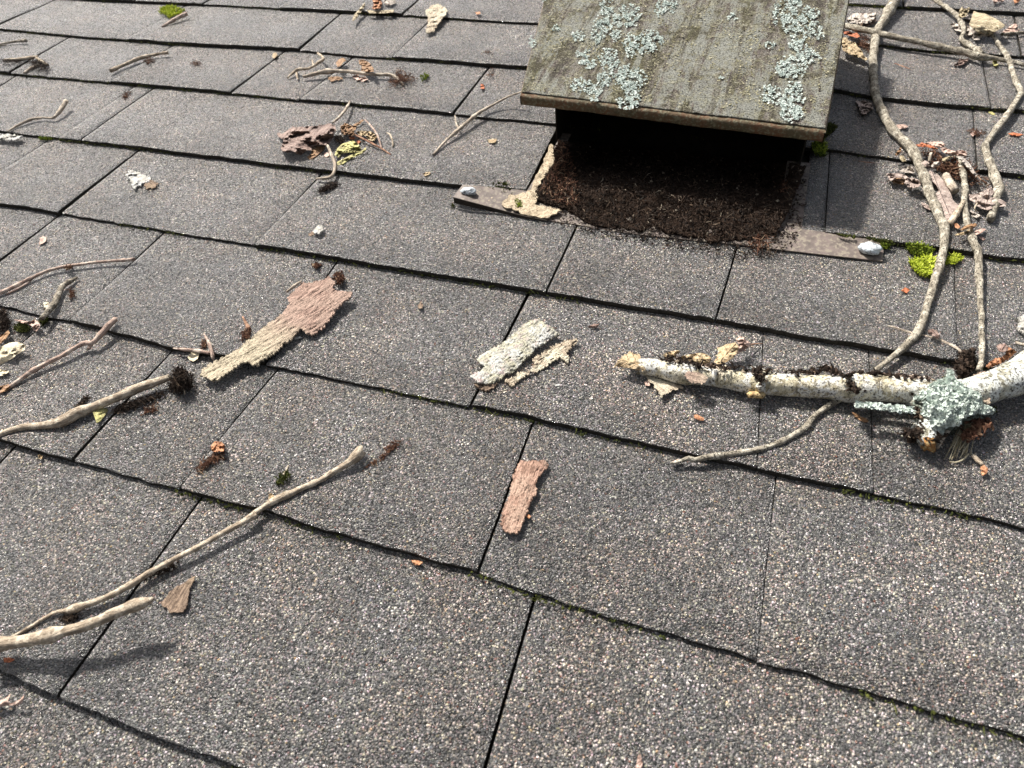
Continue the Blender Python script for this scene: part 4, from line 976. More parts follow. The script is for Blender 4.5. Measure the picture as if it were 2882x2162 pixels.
stick('twig', 'a8', [(-80, 1740, 30), (40, 1655, 34), (180, 1565, 42), (330, 1458, 46), (600, 1315, 46), (840, 1182, 50), (930, 1175, 52), (1010, 1095, 54), (1100, 1000, 58), (1170, 938, 60)], 'twig_pink', 'smooth jointed twig with a hooked upper end at the left', lift=[0, .001, .002, .003, .004, .004, .004, .006, .008, .008], parts=(('a8', [(930, 1185, 40), (900, 1235, 34)], .001),), knots=((.32, .2), (.85, .15)), sides=10)
stick('stick', '4', [(-60, 1178, 42), (120, 1120, 40), (300, 1098, 46), (400, 1075, 66), (500, 1020, 66), (620, 975, 60), (760, 920, 62), (900, 855, 62), (1000, 825, 56), (1095, 790, 48)], 'twig_tan', 'stout tan stick ending in a brown needle clump at the left', 'stick', lift=[.002, .002, .002, .002, .003, .003, .004, .004, .004, .005], knots=((.32, .15), (.43, .2), (.8, .12)), sides=12)
stick('stick', 'N', P('7', [(20, 840, 18), (120, 790, 20), (330, 662, 22), (420, 640, 30)]) + P('7', [(480, 626, 42), (700, 545, 40), (850, 468, 42), (1000, 372, 38), (1250, 242, 38), (1450, 132, 40), (1660, 15, 42)]) + P('b6', [(380, 880, 30), (470, 815, 32), (540, 775, 46), (660, 720, 36), (760, 675, 32), (850, 620, 36), (920, 575, 50), (968, 530, 62)]), 'twig_tan',
      'long tan stick with a knobbed end, running from the lower left to the centre', 'stick', lift=[.001, .001, .002, .003] + [.004]*7 + [.003, .002, .002, .002, .002, .003, .004, .005], knots=((.17, .35), (.62, .3), (.985, .25)), sides=11)
stick('stick', '7', [(-80, 880, 84), (0, 858, 80), (180, 830, 72), (330, 800, 86), (420, 775, 66), (560, 728, 70), (680, 690, 62), (800, 635, 68), (880, 600, 82), (960, 575, 50), (990, 562, 24)], 'twig_tan', 'knobbly tan stick cut by the left edge at the bottom, its tip raised', 'stick', lift=[.016, .018, .022, .026, .028, .032, .034, .036, .038, .040, .040], knots=((.36, .15), (.78, .15)), sides=12)
stick('twig', 'b3', [(20, 565, 10), (90, 572, 26), (180, 580, 26), (262, 600, 22)], 'twig_pink', 'small pale twig crossing a course edge left of the long bark piece', lift=.002, sides=7)
stick('twig', 'b3', [(222, 470, 10), (255, 530, 26), (275, 600, 28), (280, 640, 16)], 'twig_pink', 'short curved scrap twig beside the left tip of the bark piece', lift=[.010, .008, .004, .001], sides=7)
stick('twig', 'b3', [(478, 360, 14), (500, 400, 24), (520, 440, 30)], 'twig_red', 'tiny reddish twig pointing up left of the bark piece', lift=[.012, .006, .001], sides=7)
stick('twig', 'b3', [(770, 190, 18), (820, 150, 26), (865, 120, 14)], 'twig', 'small grey splinter at the left shoulder of the bark piece', lift=[.004, .005, .006], sides=7)
stick('stem', 'b6', [(555, 700, 8), (575, 650, 14), (600, 600, 8)], 'twig_tan', 'thin mossy stem by the middle of the long tan stick', 'stem', lift=.001, sides=6)
stick('twig', 'b8', [(30, 382, 12), (120, 378, 16), (200, 368, 20), (240, 360, 12)], 'twig_tan', 'thin tan twig in the upper-left needle cluster', lift=.002, sides=7)
stick('twig', 'b8', [(232, 370, 14), (270, 395, 20), (300, 415, 12)], 'twig_tan', 'pale sliver at the right of the upper-left needle cluster', lift=.003, sides=7)
stick('twig', 'b8', [(155, 465, 12), (200, 435, 16), (245, 415, 12)], 'twig', 'grey sliver crossing below the upper-left needle cluster', lift=.002, sides=7)
stick('twig', 'b8', [(1035, 170, 12), (1080, 145, 18), (1140, 110, 22), (1190, 90, 24)], 'twig_pink', 'pale curled sliver beside the bright green moss', lift=[0, .002, .005, .006], sides=7)

# ------------------------------------------------------------------ loose bark
rg = lambda amp, f, sd: (lambda p: amp*nz_(p, f, sd))
sheet('bark_piece', 'b3', [(196, 745), (208, 700), (250, 672), (320, 640), (400, 595), (470, 555), (490, 530), (560, 470), (640, 405), (700, 370), (745, 325), (790, 270), (770, 235), (800, 200), (850, 150), (880, 122), (910, 135), (960, 118), (1010, 112), (1040, 88), (1090, 120), (1070, 165), (1100, 185), (1150, 190), (1200, 188), (1190, 225), (1130, 270), (1090, 315), (1050, 375), (1010, 425), (935, 480), (890, 460), (865, 435), (840, 455), (800, 505), (740, 530), (720, 570), (660, 610), (590, 650), (575, 675), (535, 672), (505, 648), (440, 680), (380, 725), (330, 755), (285, 778), (250, 765)],
      'bark_pink', 'long pinkish-brown bark slab with a narrow tan tail, left of centre', 'bark', th=.0018, ragged=6, axis=((250, 720), (1050, 200)),
      step=3.0,
      zf=lambda a, b, p: .003 + .005*(1 - b*b) + .002*nz_(p, 45, 2) + .0014*ridge(a, b, 2, 5, 16))
sheet('bark_piece', 'b4', [(80, 625), (120, 600), (190, 568), (228, 545), (195, 510), (148, 468), (185, 420), (240, 390), (300, 355), (335, 340), (380, 312), (430, 280), (480, 240), (540, 185), (600, 130), (680, 75), (730, 62), (800, 85), (860, 130), (920, 160), (965, 205), (900, 245), (850, 280), (800, 310), (740, 350), (700, 345), (718, 375), (690, 410), (650, 440), (620, 470), (570, 520), (530, 560), (480, 608), (440, 600), (410, 640), (350, 670), (290, 695), (220, 700), (170, 690), (110, 665)],
      'bark_lichen', 'broad whitish bark slab crusted with lichen, at the centre', 'bark', th=.0018, ragged=9,
      step=2.6,
      zf=lambda a, b, p: .004 + .006*(1 - b*b) + .002*nz_(p, 60, 3) + .0012*ridge(a, b, 5, 9, 9))
sheet('bark_piece', 'b4', [(430, 670), (480, 650), (540, 640), (545, 600), (600, 585), (680, 580), (700, 540), (720, 500), (700, 470), (760, 420), (830, 380), (900, 320), (960, 310), (1020, 275), (1080, 265), (1145, 265), (1120, 310), (1060, 360), (1040, 400), (1065, 440), (1060, 490), (1010, 475), (980, 445), (920, 470), (870, 500), (800, 550), (760, 575), (700, 590), (640, 610), (600, 650), (540, 690), (515, 725), (460, 720)],
      'bark_pale', 'narrow split strip of pale bark beside the whitish slab', 'bark', th=.0016, ragged=13, step=2.6,
      zf=lambda a, b, p: .004 + .003*nz_(p, 90, 5) + .0016*ridge(a, b, 7, 5, 9))
sheet('bark_piece', 'b4', [(120, 690), (200, 712), (290, 700), (350, 690), (330, 730), (280, 760), (230, 778), (170, 755), (130, 720)], 'bark_brown', 'dark reddish bark scrap tucked under the whitish slab', 'bark', th=.002, base=.003, wave=.002, wf=200, ragged=8)
sheet('bark_piece', '5', [(1160, 1325), (1200, 1332), (1250, 1328), (1300, 1325), (1342, 1340), (1335, 1375), (1290, 1420), (1262, 1470), (1268, 1530), (1240, 1570), (1215, 1630), (1190, 1700), (1170, 1755), (1145, 1800), (1105, 1795), (1060, 1785), (1035, 1740), (1042, 1690), (1050, 1640), (1080, 1580), (1105, 1490), (1110, 1430), (1140, 1380)],
      'bark_rosy', 'rosy-brown bark strip standing on end below the centre', 'bark', th=.0018, ragged=7, step=2.8,
      zf=lambda a, b, p: .003 + .004*(1 - b*b) + .002*nz_(p, 90, 8) + .0012*ridge(a, b, 3, 5, 9))
sheet('bark_piece', '2', [(545, 75), (580, 35), (625, 25), (675, 45), (690, 75), (665, 110), (640, 140), (620, 170), (600, 205), (570, 212), (550, 205), (560, 160), (565, 115)], 'bark_pale', 'pale fan-shaped bark scrap over a course edge left of the vent', 'bark', th=.0015, base=.004, wave=.002, wf=60, curl=.002, ragged=5)
sheet('bark_piece', '1', [(812, 1135), (835, 1105), (880, 1112), (930, 1135), (975, 1150), (970, 1175), (915, 1195), (870, 1222), (845, 1190), (840, 1160)], 'bark_white', 'small white bark flake at the upper left', 'bark', th=.0015, base=.004, curl=-.002, wave=.002, ragged=6, tilt=(.002, .003))
sheet('bark_piece', '1', [(930, 1185), (975, 1165), (1035, 1190), (1000, 1215), (955, 1225)], 'bark_brown', 'brown crumb of bark touching the small white flake', 'bark', th=.001, base=.001, wave=.001, ragged=6)
sheet('bark_piece', '1', [(-60, 870), (40, 868), (145, 880), (110, 905), (20, 905), (-60, 915)], 'bark_white', 'grey-white bark flake cut by the left edge', 'bark', th=.0015, base=.009, wave=.002, ragged=6)
sheet('bark_piece', '1', [(2030, 1490), (2060, 1465), (2085, 1458), (2098, 1490), (2070, 1515), (2040, 1510)], 'bark_white', 'pebble-sized pale bark chip above the long bark slab', 'bark', th=.002, base=.006, arch=.003, wave=.001, ragged=5)
sheet('bark_piece', '1', [(1998, 1518), (2030, 1500), (2045, 1515), (2010, 1535)], 'bark_brown', 'brown underside chip beside the pebble-sized pale one', 'bark', th=.001, base=.002, wave=.001, ragged=4)
sheet('bark_piece', 'a7', [(2118, 60), (2160, 40), (2230, 20), (2320, 40), (2330, 220), (2240, 230), (2180, 190), (2150, 140), (2170, 100)], 'bark_white', 'white bark flake cut by the right edge', 'bark', th=.002, base=.005, wave=.002, ragged=6)
sheet('bark_piece', 'b4', [(920, 712), (965, 705), (975, 720), (930, 728)], 'bark_white', 'tiny white sliver right of the split bark strip', 'bark', th=.001, base=.001, wave=.0005)
sheet('bark_piece', 'b3', [(815, 495), (860, 485), (865, 495), (820, 502)], 'bark_white', 'tiny white sliver under the long bark slab', 'bark', th=.001, base=.001, wave=.0005)

# ------------------------------------------------------------------ leaves
sheet('dead_leaf', 'b1', [(60, 375), (85, 355), (105, 375), (140, 350), (180, 318), (200, 310), (300, 308), (400, 300), (480, 290), (540, 278), (580, 295), (590, 330), (570, 380), (545, 430), (520, 465), (500, 475), (460, 465), (400, 470), (370, 490), (372, 520), (330, 515), (300, 540), (275, 558), (240, 545), (190, 520), (160, 535), (110, 525), (95, 500), (110, 460), (120, 420), (80, 400)],
      'leaf_purple', 'big crumpled purple-brown leaf, left of the vent', step=3.6, th=.0006, ragged=3, axis=((80, 470), (560, 350)),
      zf=lambda a, b, p: .006 + .013*max(0, 1 - abs(b + .15 - .35*a)*1.25) + .010*max(0, 1 - abs(b - .75 - .2*a)*2.5) + .006*(1 - 3.4*abs(nz_(p, 45, 3))) + .003*(1 - 3.4*abs(nz_(p, 120, 9))) + .004*a)
sheet('dead_leaf', 'b1', [(370, 490), (420, 470), (495, 475), (480, 510), (440, 545), (400, 580), (350, 600), (330, 580), (370, 545)], 'leaf_brown', 'dark leaf scrap in the shadow of the big purple-brown leaf', base=.002, wave=.002)
sheet('dead_leaf', 'b1', [(630, 300), (670, 272), (700, 285), (735, 300), (765, 290), (770, 320), (745, 345), (760, 375), (720, 385), (690, 370), (660, 385), (635, 350)], 'leaf_brown', 'crinkled orange-brown leaf, left of the two in the cluster by the grey twig', base=.006, arch=.006, wave=.005, wf=220, ragged=5)
sheet('dead_leaf', 'b1', [(770, 345), (830, 345), (900, 350), (950, 385), (955, 415), (915, 435), (880, 425), (850, 385), (800, 390)], 'leaf_tan', 'crinkled tan leaf between the reddish stalks', base=.005, wave=.005, wf=220, ragged=5)
sheet('dead_leaf', 'b1', [(740, 290), (790, 265), (825, 240), (838, 250), (800, 285), (765, 305)], 'leaf_brown', 'narrow brown leaf tip pointing up from the cluster', base=.004, wave=.002)
sheet('dead_leaf', 'b1', [(575, 560), (600, 500), (640, 460), (690, 445), (740, 430), (790, 460), (812, 500), (800, 530), (740, 540), (690, 535), (640, 550), (610, 580)], 'leaf_olive', 'folded olive-yellow leaf, upper blade', base=.004, arch=.006, wave=.003, wf=120, axis=((580, 570), (810, 470)))
sheet('dead_leaf', 'b1', [(585, 655), (600, 620), (660, 590), (720, 560), (790, 540), (855, 492), (858, 515), (800, 560), (720, 590), (650, 640)], 'leaf_olive', 'folded olive-yellow leaf, narrow lower blade', base=.002, arch=.003, wave=.002, axis=((585, 650), (858, 500)))
sheet('dead_leaf', 'b1', [(700, 385), (740, 388), (762, 410), (740, 420), (710, 412)], 'leaf_rust', 'small rust-red leaf bit in the middle of the cluster', base=.004, wave=.002)
sheet('dead_leaf', 'b1', [(770, 435), (800, 425), (812, 440), (785, 460)], 'leaf_rust', 'small rust-red leaf bit above the olive leaf', base=.003, wave=.002)
sheet('dead_leaf', 'b1', [(485, 545), (520, 535), (530, 560), (505, 580), (485, 570)], 'leaf_pink', 'pinkish leaf bit left of the hooked twig', base=.002, wave=.001)
sheet('dead_leaf', 'b2', [(680, 0), (700, -20), (740, -10), (752, 30), (735, 60), (705, 72), (678, 62), (690, 30)], 'leaf_orange', 'orange-brown curled leaf at the top edge', base=.006, arch=.008, wave=.004, wf=120)
sheet('dead_leaf', 'b2', [(755, 0), (800, -20), (840, -10), (850, 20), (800, 40), (765, 30)], 'leaf_grey', 'greyish leaf right of the orange one at the top edge', base=.004, arch=.006, wave=.003)
sheet('dead_leaf', 'b2', [(535, 145), (550, 105), (590, 60), (625, 18), (630, 40), (600, 85), (570, 125), (548, 148)], 'leaf_gold', 'narrow pale folded leaf hanging over a course edge at the top', base=.004, arch=.004, wave=.002)
sheet('dead_leaf', 'b2', [(640, 70), (700, 78), (770, 72), (835, 70), (830, 88), (760, 95), (660, 95)], 'leaf_gold', 'flat olive leaf strip under the orange top leaf', base=.004, wave=.002)
sheet('dead_leaf', 'b2', [(418, 450), (440, 425), (470, 412), (495, 432), (470, 445), (455, 470), (430, 480)], 'leaf_brown', 'small cupped brown leaf standing on the slender stick', base=.004, arch=.012, wave=.002, wf=150)
sheet('dead_leaf', 'b2', [(582, 430), (610, 425), (640, 435), (665, 455), (690, 490), (690, 512), (640, 515), (600, 505), (605, 470), (585, 455)], 'leaf_brown', 'cupped brown leaf standing at the middle of the slender stick', base=.005, arch=.014, wave=.003, wf=150)
sheet('dead_leaf', 'b2', [(535, 545), (570, 530), (590, 550), (630, 548), (650, 570), (610, 580), (580, 575), (545, 560)], 'leaf_pink', 'pinkish ragged leaf below the slender stick', base=.002, wave=.003, wf=150, ragged=4)
sheet('dead_leaf', 'b2', [(360, 555), (400, 545), (450, 545), (470, 565), (420, 572), (380, 580)], 'leaf_brown', 'brown leaf bit under the left half of the slender stick', base=.002, wave=.002, ragged=4)
sheet('dead_leaf', '4', [(-80, 640), (0, 592), (60, 565), (110, 558), (165, 578), (160, 610), (110, 640), (80, 665), (30, 690), (0, 705), (-80, 720)], 'leaf_cream', 'large cream leaf cut by the left edge', base=.004, arch=.006, wave=.003, wf=60)
sheet('dead_leaf', '4', [(-60, 745), (0, 738), (40, 742), (60, 752), (20, 775), (-60, 790)], 'leaf_cream', 'smaller cream leaf below the large one at the left edge', base=.003, wave=.003)
sheet('dead_leaf', 'a8', [(140, 935), (200, 940), (270, 955), (310, 955), (345, 938), (380, 950), (405, 985), (400, 1020), (370, 1055), (335, 1045), (325, 1000), (280, 980), (200, 965)], 'leaf_pink', 'curled pinkish-tan leaf scrap below the dark crooked stick', base=.004, arch=.006, wave=.003, wf=120)
sheet('dead_leaf', 'a8', [(-40, 1110), (40, 1085), (80, 1040), (100, 1070), (60, 1130), (20, 1170), (-40, 1230)], 'leaf_brown', 'brown leaf at the left edge above the large cream leaf', base=.006, arch=.005, wave=.003)
sheet('dead_leaf', 'a8', [(440, 770), (470, 755), (500, 765), (495, 800), (460, 835), (435, 840), (450, 810)], 'leaf_cream', 'small cream leaf bit against the dark crooked stick', base=.005, wave=.002)
sheet('dead_leaf', 'a8', [(405, 105), (440, 90), (470, 105), (465, 140), (430, 165), (400, 175)], 'leaf_pink', 'lone pale leaf scrap on a shingle near the left edge', base=.001, wave=.001)
sheet('dead_leaf', 'a8', [(-40, 1620), (40, 1600), (90, 1590), (110, 1620), (60, 1660), (-40, 1690)], 'leaf_brown', 'brown leaf bit under the smooth jointed twig at the left edge', base=.002, wave=.003)
sheet('dead_leaf', 'b3', [(112, 625), (135, 595), (175, 582), (190, 600), (178, 635), (150, 652), (125, 642)], 'leaf_cream', 'small rounded cream leaf left of the long bark slab', base=.003, wave=.001, curl=.002)
sheet('dead_leaf', '4', [(600, 1010), (640, 990), (690, 985), (700, 1000), (680, 1035), (650, 1070), (625, 1085), (615, 1050)], 'leaf_olive', 'olive-cream leaf hanging under the stout tan stick', base=.005, tilt=(0, .003), wave=.001)
sheet('dead_leaf', 'b6', [(205, 500), (225, 475), (262, 478), (278, 500), (270, 525), (235, 530), (210, 525)], 'leaf_orange', 'orange curled leaf bit on a joint below the long bark slab', base=.005, arch=.005, wave=.003, wf=200)
sheet('dead_leaf', '7', [(1045, 580), (1080, 550), (1105, 510), (1140, 485), (1190, 460), (1230, 430), (1265, 412), (1255, 450), (1230, 490), (1222, 540), (1215, 600), (1190, 645), (1140, 648), (1095, 650), (1085, 620), (1055, 610)], 'bark_brown', 'pointed brown-grey leaf scrap at the lower left', th=.0009, base=.003, wave=.0015, wf=80, curl=.002, ragged=3)
sheet('dead_leaf', '7', [(-40, 1230), (30, 1210), (70, 1180), (50, 1220), (70, 1240), (130, 1215), (155, 1185), (145, 1230), (110, 1255), (50, 1252), (-40, 1270)], 'leaf_pink', 'curled pinkish leaf at the bottom-left edge', base=.004, arch=.004, wave=.003)
sheet('dead_leaf', 'a6', [(610, 440), (640, 420), (700, 400), (770, 390), (790, 400), (755, 430), (750, 465), (700, 465), (640, 470)], 'leaf_tan', 'brown-backed curled leaf above the left end of the thick branch', base=.012, arch=.010, wave=.003, wf=150)
sheet('dead_leaf', 'a6', [(745, 475), (790, 455), (850, 440), (900, 435), (960, 420), (1020, 418), (1080, 440), (1115, 475), (1100, 520), (1040, 540), (960, 530), (880, 500), (800, 500)], 'leaf_tan', 'yellow-tan folded leaf lying along the top of the thick branch', base=.012, arch=.009, wave=.003, wf=120)
sheet('dead_leaf', 'a6', [(1140, 510), (1170, 460), (1190, 400), (1172, 362), (1215, 360), (1260, 330), (1320, 318), (1372, 310), (1395, 350), (1385, 410), (1350, 460), (1290, 500), (1240, 530), (1180, 535)], 'leaf_tan', 'pale olive cupped leaf standing behind the thick branch', base=.012, arch=.014, wave=.003, wf=120)
sheet('dead_leaf', 'a6', [(1368, 270), (1410, 245), (1450, 255), (1480, 290), (1530, 320), (1510, 350), (1460, 385), (1400, 420), (1375, 440), (1390, 380), (1395, 330)], 'leaf_pink', 'pinkish curled leaf end with a stalk behind the thick branch', base=.010, arch=.012, wave=.003, wf=150)
stick('stalk', 'a6', [(1490, 345, 22), (1560, 325, 14), (1650, 320, 8)], 'twig_red', 'thin red stalk of the leaf behind the thick branch', 'stalk', lift=[.008, .003, 0], sides=6)
sheet('dead_leaf', 'a6', [(420, 720), (455, 700), (480, 740), (470, 760), (430, 755)], 'leaf_pink', 'pink leaf bit under the left end of the thick branch', base=.004, wave=.002)
sheet('dead_leaf', 'a6', [(930, 1065), (960, 1055), (1000, 1075), (1040, 1095), (1035, 1120), (990, 1118), (940, 1095)], 'leaf_orange', 'bright orange chip below the thick branch', base=.002, arch=.003, wave=.001)
sheet('dead_leaf', 'a7', [(1815, 560), (1850, 520), (1900, 480), (1960, 470), (2010, 440), (2040, 380), (2030, 345), (2080, 370), (2120, 390), (2140, 410), (2100, 440), (2040, 490), (1980, 520), (1920, 545), (1850, 575)], 'leaf_orange', 'orange oak leaf behind the thick right limb', base=.010, arch=.006, wave=.004, wf=120, ragged=5)
sheet('dead_leaf', 'a7', [(1925, 345), (1960, 325), (2010, 320), (2045, 345), (2045, 390), (2000, 410), (1950, 395)], 'leaf_purple', 'dark round leaf bit behind the orange oak leaf', base=.018, arch=.006, wave=.002)
sheet('dead_leaf', 'a7', [(1210, 180), (1260, 165), (1310, 190), (1345, 240), (1320, 270), (1270, 240), (1225, 220)], 'leaf_purple', 'dark maroon leaf bit right of the vine knot', base=.004, arch=.004, wave=.003, ragged=5)
sheet('dead_leaf', 'a7', [(1760, 1140), (1830, 1125), (1885, 1150), (1870, 1190), (1810, 1200), (1770, 1180)], 'leaf_brown', 'brown leaf bit hanging right of the lichened fork', base=.008, arch=.003, wave=.002)
sheet('dead_leaf', 'a7', [(1760, 1600), (1800, 1580), (1840, 1620), (1825, 1670), (1780, 1690), (1765, 1650)], 'leaf_orange', 'orange-brown bud scale below the branch fork', base=.003, arch=.004, wave=.002)
sheet('dead_leaf', 'a7', [(430, 1030), (480, 1050), (520, 1080), (580, 1100), (600, 1130), (560, 1140), (500, 1110), (450, 1070)], 'leaf_brown', 'shaded brown leaf under the lichened spur', base=.003, wave=.002)
# top right
sheet('dead_leaf', 'a4', [(1335, 285), (1380, 275), (1440, 290), (1500, 200), (1560, 160), (1600, 200), (1560, 290), (1610, 345), (1690, 390), (1790, 400), (1830, 425), (1790, 445), (1710, 430), (1680, 472), (1620, 475), (1580, 445), (1530, 440), (1490, 395), (1430, 370), (1390, 360), (1365, 330)], 'leaf_grey', 'pale lobed oak leaf lying under the large curled leaf', base=.003, wave=.004, wf=80, ragged=3)
sheet('dead_leaf', 'a4', [(1555, 285), (1580, 230), (1610, 130), (1660, 150), (1740, 160), (1800, 190), (1870, 220), (1930, 260), (1985, 300), (1960, 330), (1900, 355), (1840, 395), (1790, 420), (1740, 400), (1680, 398), (1640, 370), (1605, 340)], 'leaf_gold', 'large curled golden-grey leaf at the top right', th=.0007, step=3.6, axis=((1570, 300), (1960, 330)),
      zf=lambda a, b, p: .008 + .020*(1 - b*b)**.8 + .002*nz_(p, 90, 3) + .001*nz_(p, 240, 3))
sheet('dead_leaf', 'a4', [(1432, 190), (1440, 130), (1475, 70), (1490, 100), (1540, 95), (1570, 85), (1555, 130), (1520, 190), (1470, 210)], 'leaf_gold', 'crumpled olive leaf left of the large curled leaf', base=.006, arch=.010, wave=.005, wf=200, ragged=5)
sheet('dead_leaf', 'a4', [(1960, 375), (2020, 330), (2080, 290), (2110, 275), (2130, 310), (2090, 345), (2160, 350), (2110, 380), (2030, 400), (1960, 400)], 'leaf_pink', 'pinkish leaf right of the large curled leaf', base=.003, wave=.004, ragged=4)
sheet('dead_leaf', 'a4', [(1835, 0), (1900, -20), (1975, 0), (1960, 25), (1900, 15), (1860, 50)], 'leaf_pink', 'pinkish leaf at the top edge, left of two', base=.004, wave=.004, arch=.004)
sheet('dead_leaf', 'a4', [(2080, -10), (2140, -10), (2175, 0), (2140, 25), (2100, 40)], 'leaf_orange', 'orange-pink leaf at the top edge, right of two', base=.004, wave=.003)
sheet('dead_leaf', 'a4', [(95, 225), (130, 205), (165, 165), (220, 155), (300, 160), (380, 152), (445, 155), (450, 180), (420, 230), (380, 270), (300, 285), (240, 290), (200, 270), (140, 265), (100, 250)], 'leaf_grey', 'pale pinkish leaf between the vent and the vine', base=.005, arch=.008, wave=.004, wf=100, axis=((100, 240), (440, 170)))
sheet('dead_leaf', 'a4', [(280, 290), (330, 250), (400, 210), (440, 180), (455, 240), (430, 275), (380, 300), (320, 320)], 'leaf_purple', 'darker half of the leaf beside the vine top', base=.003, wave=.003)
sheet('dead_leaf', 'a4', [(60, 375), (120, 375), (170, 400), (220, 390), (255, 430), (220, 450), (150, 430), (70, 410)], 'leaf_rust', 'deep red leaf under the straight stick by the vent', base=.003, arch=.003, wave=.003)
sheet('dead_leaf', 'a4', [(40, 450), (90, 445), (130, 490), (200, 505), (230, 560), (280, 610), (300, 660), (345, 705), (330, 720), (270, 690), (200, 680), (150, 650), (90, 625), (45, 590)], 'leaf_tan', 'mottled tan leaf beside the right wall of the vent hood', base=.003, arch=.005, wave=.003, wf=90, ragged=3)
sheet('dead_leaf', 'a4', [(200, 1190), (250, 1210), (320, 1195), (400, 1240), (410, 1300), (350, 1340), (310, 1385), (285, 1370), (250, 1310), (230, 1240)], 'leaf_mauve', 'mauve crumpled leaf left of the vine below the vent corner', base=.003, wave=.005, wf=150, ragged=4)
sheet('dead_leaf', 'a4', [(650, 1520), (700, 1485), (780, 1480), (830, 1505), (800, 1530), (720, 1540)], 'leaf_pink', 'small salmon leaf right of the vine bend', base=.002, wave=.002, arch=.002)
sheet('dead_leaf', 'a4', [(1370, 775), (1420, 745), (1440, 700), (1500, 710), (1560, 690), (1540, 730), (1470, 770), (1400, 785)], 'leaf_purple', 'maroon leaf scrap below the straight stick', base=.002, wave=.004, wf=180)
sheet('dead_leaf', 'a4', [(1780, 1330), (1820, 1325), (1870, 1360), (1840, 1370), (1800, 1350)], 'leaf_olive', 'tiny yellow leaf beside the zigzag twig', base=.001, wave=.001)
sheet('dead_leaf', 'a4', [(1570, 1590), (1620, 1560), (1640, 1590), (1600, 1625)], 'leaf_pink', 'tiny pink leaf bit left of the zigzag twig', base=.002, wave=.002)
sheet('dead_leaf', 'a4', [(2020, 1590), (2080, 1578), (2150, 1590), (2205, 1600), (2150, 1620), (2070, 1615)], 'leaf_rust', 'rust-red leaf sliver at the right edge', base=.002, wave=.002)
sheet('dead_leaf', 'a4', [(1835, 730), (1870, 690), (1890, 740), (1905, 780), (1870, 795), (1840, 770)], 'leaf_olive', 'yellowish bud leaf under the crossing sticks at the right', base=.003, wave=.003)
# the leaf pile
sheet('dead_leaf', 'a5', [(915, 510), (980, 545), (1060, 580), (1100, 600), (1180, 690), (1230, 780), (1270, 860), (1290, 930), (1340, 980), (1400, 1010), (1360, 1060), (1310, 1120), (1290, 1200), (1240, 1240), (1190, 1240), (1150, 1150), (1090, 1060), (1040, 960), (990, 850), (960, 740), (940, 640), (960, 580)], 'leaf_mauve', 'large mauve oak leaf with insect holes under the vine', 'leaf', th=.0006, step=3.0,
      holes=([(985, 700), (1030, 690), (1080, 730), (1115, 800), (1080, 840), (1040, 830), (1010, 780)],),
      axis=((920, 520), (1200, 1230)), zf=lambda a, b, p: .006 + .004*(1 - b*b) + .003*nz_(p, 60, 3) + .001*nz_(p, 200, 3))
sheet('dead_leaf', 'a5', [(430, 590), (520, 585), (600, 590), (660, 600), (720, 640), (790, 650), (850, 670), (885, 720), (850, 760), (800, 770), (745, 790), (700, 750), (665, 710), (680, 670), (640, 640), (560, 640), (500, 680), (440, 690), (470, 650)], 'leaf_mauve', 'brown-grey lobed leaf left of the vine in the pile', base=.008, wave=.005, wf=90, arch=.004, ragged=3)
sheet('dead_leaf', 'a5', [(500, 690), (540, 650), (610, 640), (670, 660), (690, 700), (660, 730), (590, 720)], 'leaf_brown', 'dark brown underside fold of the lobed leaf', base=.005, wave=.003)
sheet('dead_leaf', 'a5', [(600, 560), (660, 520), (740, 490), (790, 520), (800, 580), (740, 580), (680, 575)], 'leaf_grey', 'grey leaf lobe just above the lobed leaf', base=.005, wave=.004)
sheet('dead_leaf', 'a5', [(1490, 850), (1560, 860), (1650, 830), (1740, 790), (1790, 760), (1830, 830), (1760, 900), (1850, 900), (1930, 930), (1985, 965), (1960, 1010), (1850, 1020), (1740, 1060), (1660, 1040), (1600, 1000), (1560, 950), (1510, 930)], 'leaf_mauve', 'flat mauve leaf at the right of the pile over the zigzag twig', base=.010, wave=.003, wf=70, arch=.003)
sheet('dead_leaf', 'a5', [(1500, 1050), (1560, 1080), (1620, 1110), (1670, 1140), (1600, 1160), (1520, 1130)], 'leaf_grey', 'grey leaf tip below the flat mauve leaf', base=.003, wave=.003)
sheet('dead_leaf', 'a5', [(880, 960), (930, 970), (990, 1010), (1010, 1060), (950, 1040), (900, 1000)], 'leaf_mauve', 'leaf tip poking out left of the vine', base=.004, wave=.002)
sheet('dead_leaf', 'a5', [(815, 215), (860, 210), (890, 185), (935, 205), (1000, 225), (1060, 250), (1100, 268), (1040, 270), (960, 245), (900, 245), (850, 240)], 'leaf_rust', 'bright rust-red leaf at the top of the pile', base=.014, arch=.005, wave=.003, wf=150)
sheet('dead_leaf', 'a5', [(930, 195), (1000, 180), (1080, 175), (1150, 180), (1190, 215), (1180, 240), (1100, 250), (1030, 230), (980, 220)], 'leaf_pink', 'pink papery leaf behind the rust-red one', base=.010, arch=.005, wave=.003)
sheet('dead_leaf', 'a5', [(1140, 250), (1200, 260), (1270, 290), (1320, 300), (1400, 285), (1450, 300), (1480, 330), (1460, 370), (1380, 355), (1290, 345), (1210, 335), (1150, 300)], 'leaf_pink', 'salmon leaf at the upper right of the pile', base=.014, arch=.005, wave=.004, wf=120)
sheet('dead_leaf', 'a5', [(1340, 370), (1390, 365), (1450, 400), (1510, 460), (1560, 540), (1610, 610), (1590, 625), (1530, 570), (1470, 500), (1410, 430)], 'leaf_grey', 'long narrow curled leaf over the pile', base=.014, arch=.006, wave=.002)
